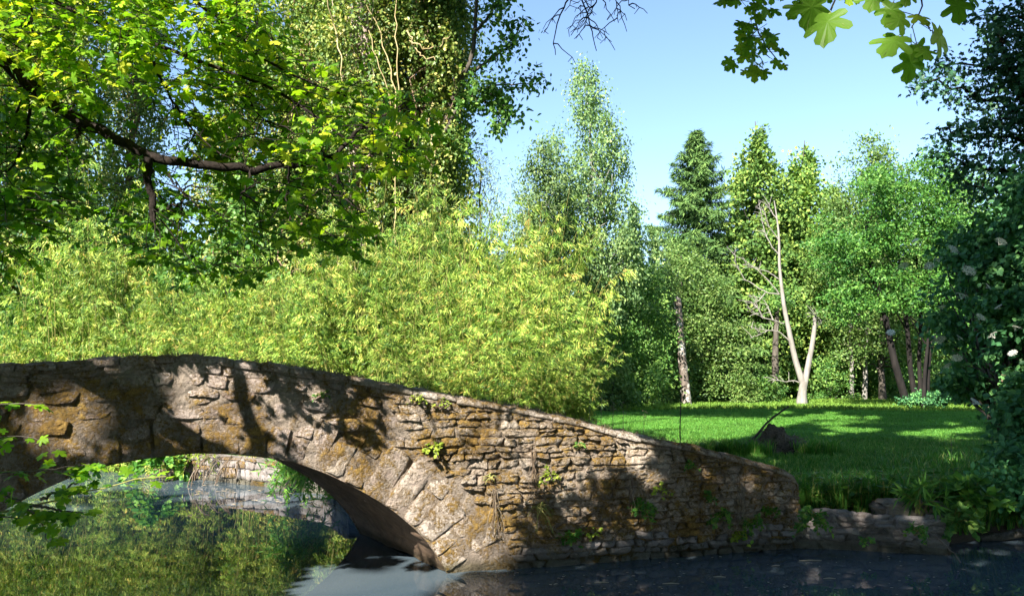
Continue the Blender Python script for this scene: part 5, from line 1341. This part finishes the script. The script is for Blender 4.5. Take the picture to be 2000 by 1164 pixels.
st2 = empty('dry_stalk', foot(1858, 15), 'single pale dry stalk standing in the tall grass at right', 'plant')
b = MB(); b.tube(pxpath([(1857, 915), (1858, 880), (1857, 852)], 15, 6, .004), np.linspace(.008, .004, 6), 4); b.tube(pxpath([(1858, 872), (1860, 862)], 15, 3), .004, 4); b.build('stalk', M_DRY, st2)
for i, (px, py0, py1) in enumerate(((1195, 850, 790), (1172, 842, 770), (1215, 852, 800), (1150, 830, 772), (1255, 862, 815))):
    p = at(px, py0, 9.6); s2 = empty('dry_stalk', (p[0], p[1], .42), ['tallest', 'second', 'third', 'leftmost', 'rightmost'][i] + ' thin dry seed stalk behind the sloping parapet', 'plant'); b = MB()
    b.tube([(p[0], p[1], .3), tuple(at(px + 2, (py0 + py1) / 2, 9.6)), tuple(at(px + 3, py1, 9.6))], [.004, .003, .002], 4)
    q = at(px + 3, py1, 9.6); b.leaves(q + rng.normal(0, .02, (20, 3)) * [1, 1, 2.2], rdir(20), rdir(20), .02, T_RH, rng.uniform(0, 1, 20)); b.build('stalk', M_DRY, s2)

# grass
def tuft(seed, nb=11, h=1.0, w=.035, mat=M_GRASS):
    st = np.random.default_rng(seed); V = []; F = []; T = []
    for i in range(nb):
        a = st.uniform(0, math.tau); d = np.array([math.cos(a), math.sin(a), 0]); s_ = np.array([-d[1], d[0], 0]); r0 = st.uniform(0, .35); l = st.uniform(.15, .75); hh_ = h * st.uniform(.5, 1)
        p0 = d * r0 * .6 ; p1 = p0 + d * l * .35 * hh_ + np.array([0, 0, hh_ * .62]); p2 = p0 + d * l * hh_ + np.array([0, 0, hh_ * (.95 - .3 * l)])
        k = len(V); V += [p0 - s_ * w, p0 + s_ * w, p1 + s_ * w * .75, p1 - s_ * w * .75, p2]; F += [[k, k + 1, k + 2, k + 3]]; F += [[k + 3, k + 2, k + 4]]; T += [st.uniform(0, 1)] * 5
    b = MB(); b.add(np.array(V), F, np.array(T)); return bpy.data.objects.new('grass_tuft', b.mesh('grass_tuft', mat))
def scatter(name, P, rot, scl, src, label):
    me = bpy.data.meshes.new(name); me.vertices.add(len(P)); me.vertices.foreach_set('co', np.asarray(P, np.float32).ravel())
    for nm, v in (('rot', rot), ('scl', scl)):
        a = me.attributes.new(nm, 'FLOAT', 'POINT'); a.data.foreach_set('value', np.asarray(v, np.float32))
    me.update(); o = link(name, me)
    ng = bpy.data.node_groups.new(name, 'GeometryNodeTree'); ng.interface.new_socket('Geometry', in_out='INPUT', socket_type='NodeSocketGeometry'); ng.interface.new_socket('Geometry', in_out='OUTPUT', socket_type='NodeSocketGeometry')
    N = ng.nodes.new; L = ng.links.new; gi = N('NodeGroupInput'); go = N('NodeGroupOutput'); ip = N('GeometryNodeInstanceOnPoints'); ob_ = N('GeometryNodeObjectInfo'); ob_.inputs[0].default_value = src
    ra = N('GeometryNodeInputNamedAttribute'); ra.data_type = 'FLOAT'; ra.inputs[0].default_value = 'rot'; sc_ = N('GeometryNodeInputNamedAttribute'); sc_.data_type = 'FLOAT'; sc_.inputs[0].default_value = 'scl'
    cx = N('ShaderNodeCombineXYZ'); L(ra.outputs[0], cx.inputs[2]); L(gi.outputs[0], ip.inputs['Points']); L(ob_.outputs['Geometry'], ip.inputs['Instance']); L(cx.outputs[0], ip.inputs['Rotation']); L(sc_.outputs[0], ip.inputs['Scale']); L(ip.outputs[0], go.inputs[0])
    md_ = o.modifiers.new('scatter', 'NODES'); md_.node_group = ng
    return tag(o, label, kind='stuff')
def lawn_pts(n, y0, y1, xs=.72, margin=.22):
    y = rng.uniform(y0, y1, n); x = rng.uniform(-xs, xs, n) * y + rng.uniform(-1, 1, n)
    ok = (~inpoly(x, y, RIV) | inpoly(x, y, LBANK)) & (seg_dist(x, y, RIV) > margin)
    ok &= ~((x < .3) & (y > 22)) & ~((x < -3) & (y > 16))
    q = (np.stack([x, y, 0 * x], -1) - P0); tt_ = q @ D; nn2 = -(q @ NN)
    ok &= ~((nn2 > -.3) & (nn2 < BW + .2) & (tt_ < T_END) & (nn2 < PT + .1)) & ~((tt_ < 2.2) & (nn2 < BW + .1))
    ok &= ~(np.hypot(x - MO[0], y - MO[1]) < .6)
    x, y = x[ok], y[ok]; return np.stack([x, y, ground_z(x, y)], -1)
P = lawn_pts(60000, 9, 20); n = len(P); nearbank = np.exp(-((P[:, 1] - 9.5) / 1.6) ** 2)
scatter('grass', P, rng.uniform(0, 6.28, n), rng.uniform(.07, .15, n) * (1 + 1.2 * nearbank), tuft(1), 'soft shaded lawn grass nearest the bridge')
P = lawn_pts(60000, 20, 41); n = len(P); scatter('grass', P, rng.uniform(0, 6.28, n), rng.uniform(.10, .18, n), tuft(2, w=.05), 'mown lawn grass in the middle distance')
P = lawn_pts(38000, 40.5, 72); n = len(P); scatter('grass', P, rng.uniform(0, 6.28, n), rng.uniform(.16, .42, n), tuft(3, w=.06, mat=M_GRASSY), 'longer sunlit grass at the back of the lawn')
# taller grass: bank edge, round the mound
def blob_pts(c, r, n, zoff=0):
    a = rng.uniform(0, math.tau, n); q = np.sqrt(rng.uniform(0, 1, n)) ; x = c[0] + r[0] * q * np.cos(a); y = c[1] + r[1] * q * np.sin(a); return np.stack([x, y, ground_z(x, y) + zoff], -1)
P = np.concatenate([blob_pts((3.9, 10.6), (1.9, .8), 900), blob_pts((6.2, 10.8), (1.8, 1.0), 900), blob_pts((MO[0] - .9, MO[1] - .6), (.6, .35), 120), blob_pts((MO[0] + .7, MO[1] - .3), (.5, .5), 160), blob_pts((7.3, 12.5), (1.5, 1.5), 500), blob_pts((2.2, 10.7), (1.5, .5), 300), blob_pts((MO[0] - 1.6, MO[1] - .4), (.8, .45), 200)])
P = P[P[:, 2] > .15]
q = P - P0; P = P[(-(q @ NN) > PT + .15) | (q @ D > T_END + .1)]
n = len(P); scatter('grass', P, rng.uniform(0, 6.28, n), rng.uniform(.22, .48, n), tuft(4, nb=13, w=.02), 'tall rank grass along the bank and round the mound')
# leafy weeds on the bank
b = MB(); n = 210
xy = np.concatenate([np.stack([rng.uniform(3.6, 7.2, 170), rng.uniform(9.5, 10.7, 170)], -1), np.stack([rng.uniform(5.5, 8.2, 60), rng.uniform(9.6, 11, 60)], -1)])
xy = xy[(~inpoly(xy[:, 0], xy[:, 1], RIV))]; zz_ = ground_z(xy[:, 0], xy[:, 1])
for (x, y), z in zip(xy, zz_):
    if z < .1: continue
    h = rng.uniform(.15, .42); tp_ = np.array([x + rng.uniform(-.08, .08), y - rng.uniform(0, .1), z + h]); b.tube([(x, y, z), tuple(tp_)], [.005, .003], 4, mat=1, cap=False)
    m = 16; u = rng.uniform(.25, 1, m)[:, None]; a = rng.uniform(0, math.tau, m); f = np.stack([np.cos(a), np.sin(a), 0 * a + .1], -1)
    b.leaves(np.array([x, y, z]) + (tp_ - [x, y, z]) * u, f, rng.normal(0, .3, (m, 3)) + [0, 0, 1], rng.uniform(.05, .11, m), T_OV, rng.uniform(0, 1, m))
tag(b.build('bank_weeds', [M_WEED, M_CANE]), 'tangled green weeds growing along the top of the low bank wall', kind='stuff')
plant('broadleaf_weed', 'upright weed with long pointed leaves beside the stone block', at(1795, 1000, 9.3) , 9, .42, .20, M_WEED, T_LW, hang=.1, up=2.2)
plant('broadleaf_weed', 'bushy nettle-like weed right of the stone block', at(1905, 990, 9.6), 22, .45, .12, M_WEED, T_OV, hang=.3, up=1.0)
plant('broadleaf_weed', 'dark leafy weed where the bank wall ends', at(1865, 1025, 9.2), 20, .36, .09, M_GREEN, T_OV, hang=.5, up=.8)
# dark bank undergrowth at the right
b = MB(); q = rdir(120) * rng.uniform(0, 1, (120, 1)) ** .5
crown(b, np.stack([6.6 + q[:, 0] * 1.0, 10.4 + q[:, 1] * .5, .35 + abs(q[:, 2]) * .45], -1), 50, .22, .075, T_OV); tag(b.build('undergrowth', M_ELDER), 'dark brambles drooping to the water at the right edge', kind='stuff')
lg = empty('fallen_log', atz(1960, 1050, .02), 'half-sunken dark log at the right water edge', 'log')
b = MB(); b.tube(pxpath([(1915, 1052), (1950, 1046), (2010, 1044)], 9.9, 6, .01), [.03, .045, .05, .05, .05, .05], 8, jit=.1); b.build('log_body', M_WET, lg, smooth=True)
sk = empty('dead_twig', atz(1860, 1070, .1), 'thin bent twig reaching from the wall down to the water', 'twig')
b = MB(); b.tube(pxpath([(1825, 1045), (1845, 1062), (1862, 1080), (1876, 1098)], 8.6, 8, .004), .006, 5); b.build('twig', M_DRY, sk)

# ------------------------------------------------------------------ plants on the bridge wall
wp = [(842, 880, 12, .14, .05, M_YWEED, 'bright yellow-green tuft high on the sunlit wall above the slabs', .5), (812, 778, 9, .12, .03, M_YWEED, 'small pale sprig near the parapet top', .6), (862, 790, 7, .10, .03, M_YWEED, 'second small pale sprig near the parapet top', .6), (955, 932, 12, .10, .022, M_HAZEL, 'grey-green cushion plant beside the arch slabs', .8),
      (1068, 925, 14, .17, .035, M_YWEED, 'bright yellowish creeper tuft at mid-wall', 1.0), (1046, 990, 18, .22, .025, M_HAZEL, 'feathery grey-green tuft hanging mid-wall', 1.4), (1110, 1050, 14, .16, .06, M_WEED, 'green leafy weed low on the wall near the water', .6), (1155, 1040, 10, .12, .04, M_YWEED, 'small light sprig low on the wall', .6), (1280, 955, 12, .16, .04, M_YWEED, 'light leafy sprig at the edge of the wall shade', .7),
      (1248, 990, 18, .22, .05, M_WEED, 'larger ivy patch in the shaded middle of the wall', 1.2), (1400, 1010, 16, .20, .055, M_WEED, 'ivy patch low on the shaded wall', .9), (1380, 970, 9, .13, .045, M_WEED, 'small ivy sprig above the low ivy patch', .8), (1460, 1020, 18, .22, .05, M_WEED, 'dense ivy patch near the right end of the wall', .9), (1500, 995, 10, .15, .05, M_WEED, 'small ivy sprig near the wall end', .9), (1590, 1010, 20, .24, .055, M_WEED, 'leafy weed in the corner where bridge and bank wall meet', 1.0), (1440, 1045, 12, .14, .05, M_YWEED, 'yellowish weed just above the dark water', .7),
      (1345, 910, 8, .12, .04, M_WEED, 'small sprig under the shaded parapet', .9), (630, 775, 8, .12, .035, M_GREEN, 'dark sprig on the shaded parapet above the arch', .6), (1128, 870, 8, .09, .025, M_WEED, 'tiny green sprig high on the sunlit slope', .6), (1790, 1040, 12, .18, .05, M_WEED, 'weed on the face of the low bank wall', .7), (1690, 1055, 8, .10, .04, M_WEED, 'tiny weed low on the bank wall', .5)]
for (px, py, n, L_, ls, mm, lab, hg) in wp:
    t_, z_ = on_face(np.array(px), np.array(py))
    pos = face(t_, z_, .05) if px < 1560 else at(px, py, 8.95)
    plant('wall_plant', lab, pos, n, L_, ls, mm, T_OV if mm is not M_HAZEL else T_LW, 'wall plant', hang=hg, up=.6)
for (px0, py0, py1, lab) in ((1040, 880, 980, 'dry grey stems hanging straight down the sunlit wall'), (965, 950, 1060, 'pale dead root trailing beside the arch slabs'), (1440, 940, 1030, 'pale dry stems hanging down the shaded wall'), (1230, 930, 1000, 'thin dry stems in the middle of the wall')):
    t_, z_ = on_face(np.array(px0), np.array(py0)); t2_, z2_ = on_face(np.array(px0), np.array(py1)); pos = face(t_, z_, .05)
    rt = empty('dead_creeper', pos, lab, 'dead stems'); b = MB()
    for k in range(10):
        a0 = face(t_ + rng.normal(0, .02), z_ + rng.uniform(-.05, .03), .05); a1 = face(t_ + rng.normal(0, .05), z2_ + rng.uniform(-.02, .2), .065 + rng.uniform(0, .02)); b.tube(curve_pts(a0, a1, (rng.normal(0, .01), -.02, 0), 9, .008), .0028, 4, tint=rng.uniform(0, 1))
    b.build('stem', M_DRY, rt)
# moss and dry tufts on the parapet top
b = MB()
for k in range(150):
    t_ = rng.uniform(-5, 2.6); p = face(t_, top(t_) + .005, -rng.uniform(.02, .3)); m = 12
    b.leaves(p + rng.normal(0, .02, (m, 3)) * [1, 1, .1], rng.normal(0, .5, (m, 3)) + [0, 0, 1], rdir(m), rng.uniform(.02, .06, m), T_LN, rng.uniform(0, 1, m))
tag(b.build('moss_tufts', M_DRY, bridge), kind='stuff')
# small things floating on the water
fl = []
for (px, py, L_, a) in ((1310, 1139, .16, 0), (1175, 1137, .14, .1), (1583, 1094, .24, .02), (1515, 1104, .10, .3), (1405, 1126, .12, -.1), (1620, 1129, .12, 0), (1085, 1140, .05, .8)):
    p = atz(px, py, .004); o = empty('floating_twig', p, None, 'twig', 'twigs floating on the dark water'); o['label'] = 'short pale twig floating on the dark water in front of the wall'
    b = MB(); d = np.array([math.cos(a), math.sin(a), 0]); b.tube([p - d * L_ / 2, p + [0, 0, .004], p + d * L_ / 2], [.003, .006, .003], 5); b.build('twig', M_FLOAT, o)
lm = MB(); lm.leaves(np.zeros((1, 3)), np.array([[0, 1., 0]]), np.array([[0, 0, 1.]]), np.array([1.]), T_OV, .5); lme = lm.mesh('floating_leaf', M_FLOAT)
def fleaf(p, s_, grp, lab):
    o = link('floating_leaf', lme, None, p); o.scale = (s_, s_, s_ * .4); o.rotation_euler = (0, 0, rng.uniform(0, 6)); tag(o, lab, 'leaf', grp)
for k in range(70):
    px, py = rng.uniform(360, 650), rng.uniform(940, 985); fleaf(atz(px, py, .012), rng.uniform(.04, .10), 'fallen leaves on the water beyond the arch', 'tan fallen leaf floating on the milky water seen through the arch')
for k in range(150):
    px, py = rng.uniform(880, 1990), rng.uniform(1085, 1164)
    p = atz(px, py, .008)
    if (P0 - p) @ NN < -.06: fleaf(p, rng.uniform(.012, .04), 'specks floating before the wall', 'tiny pale fallen leaf floating on the dark water before the wall')
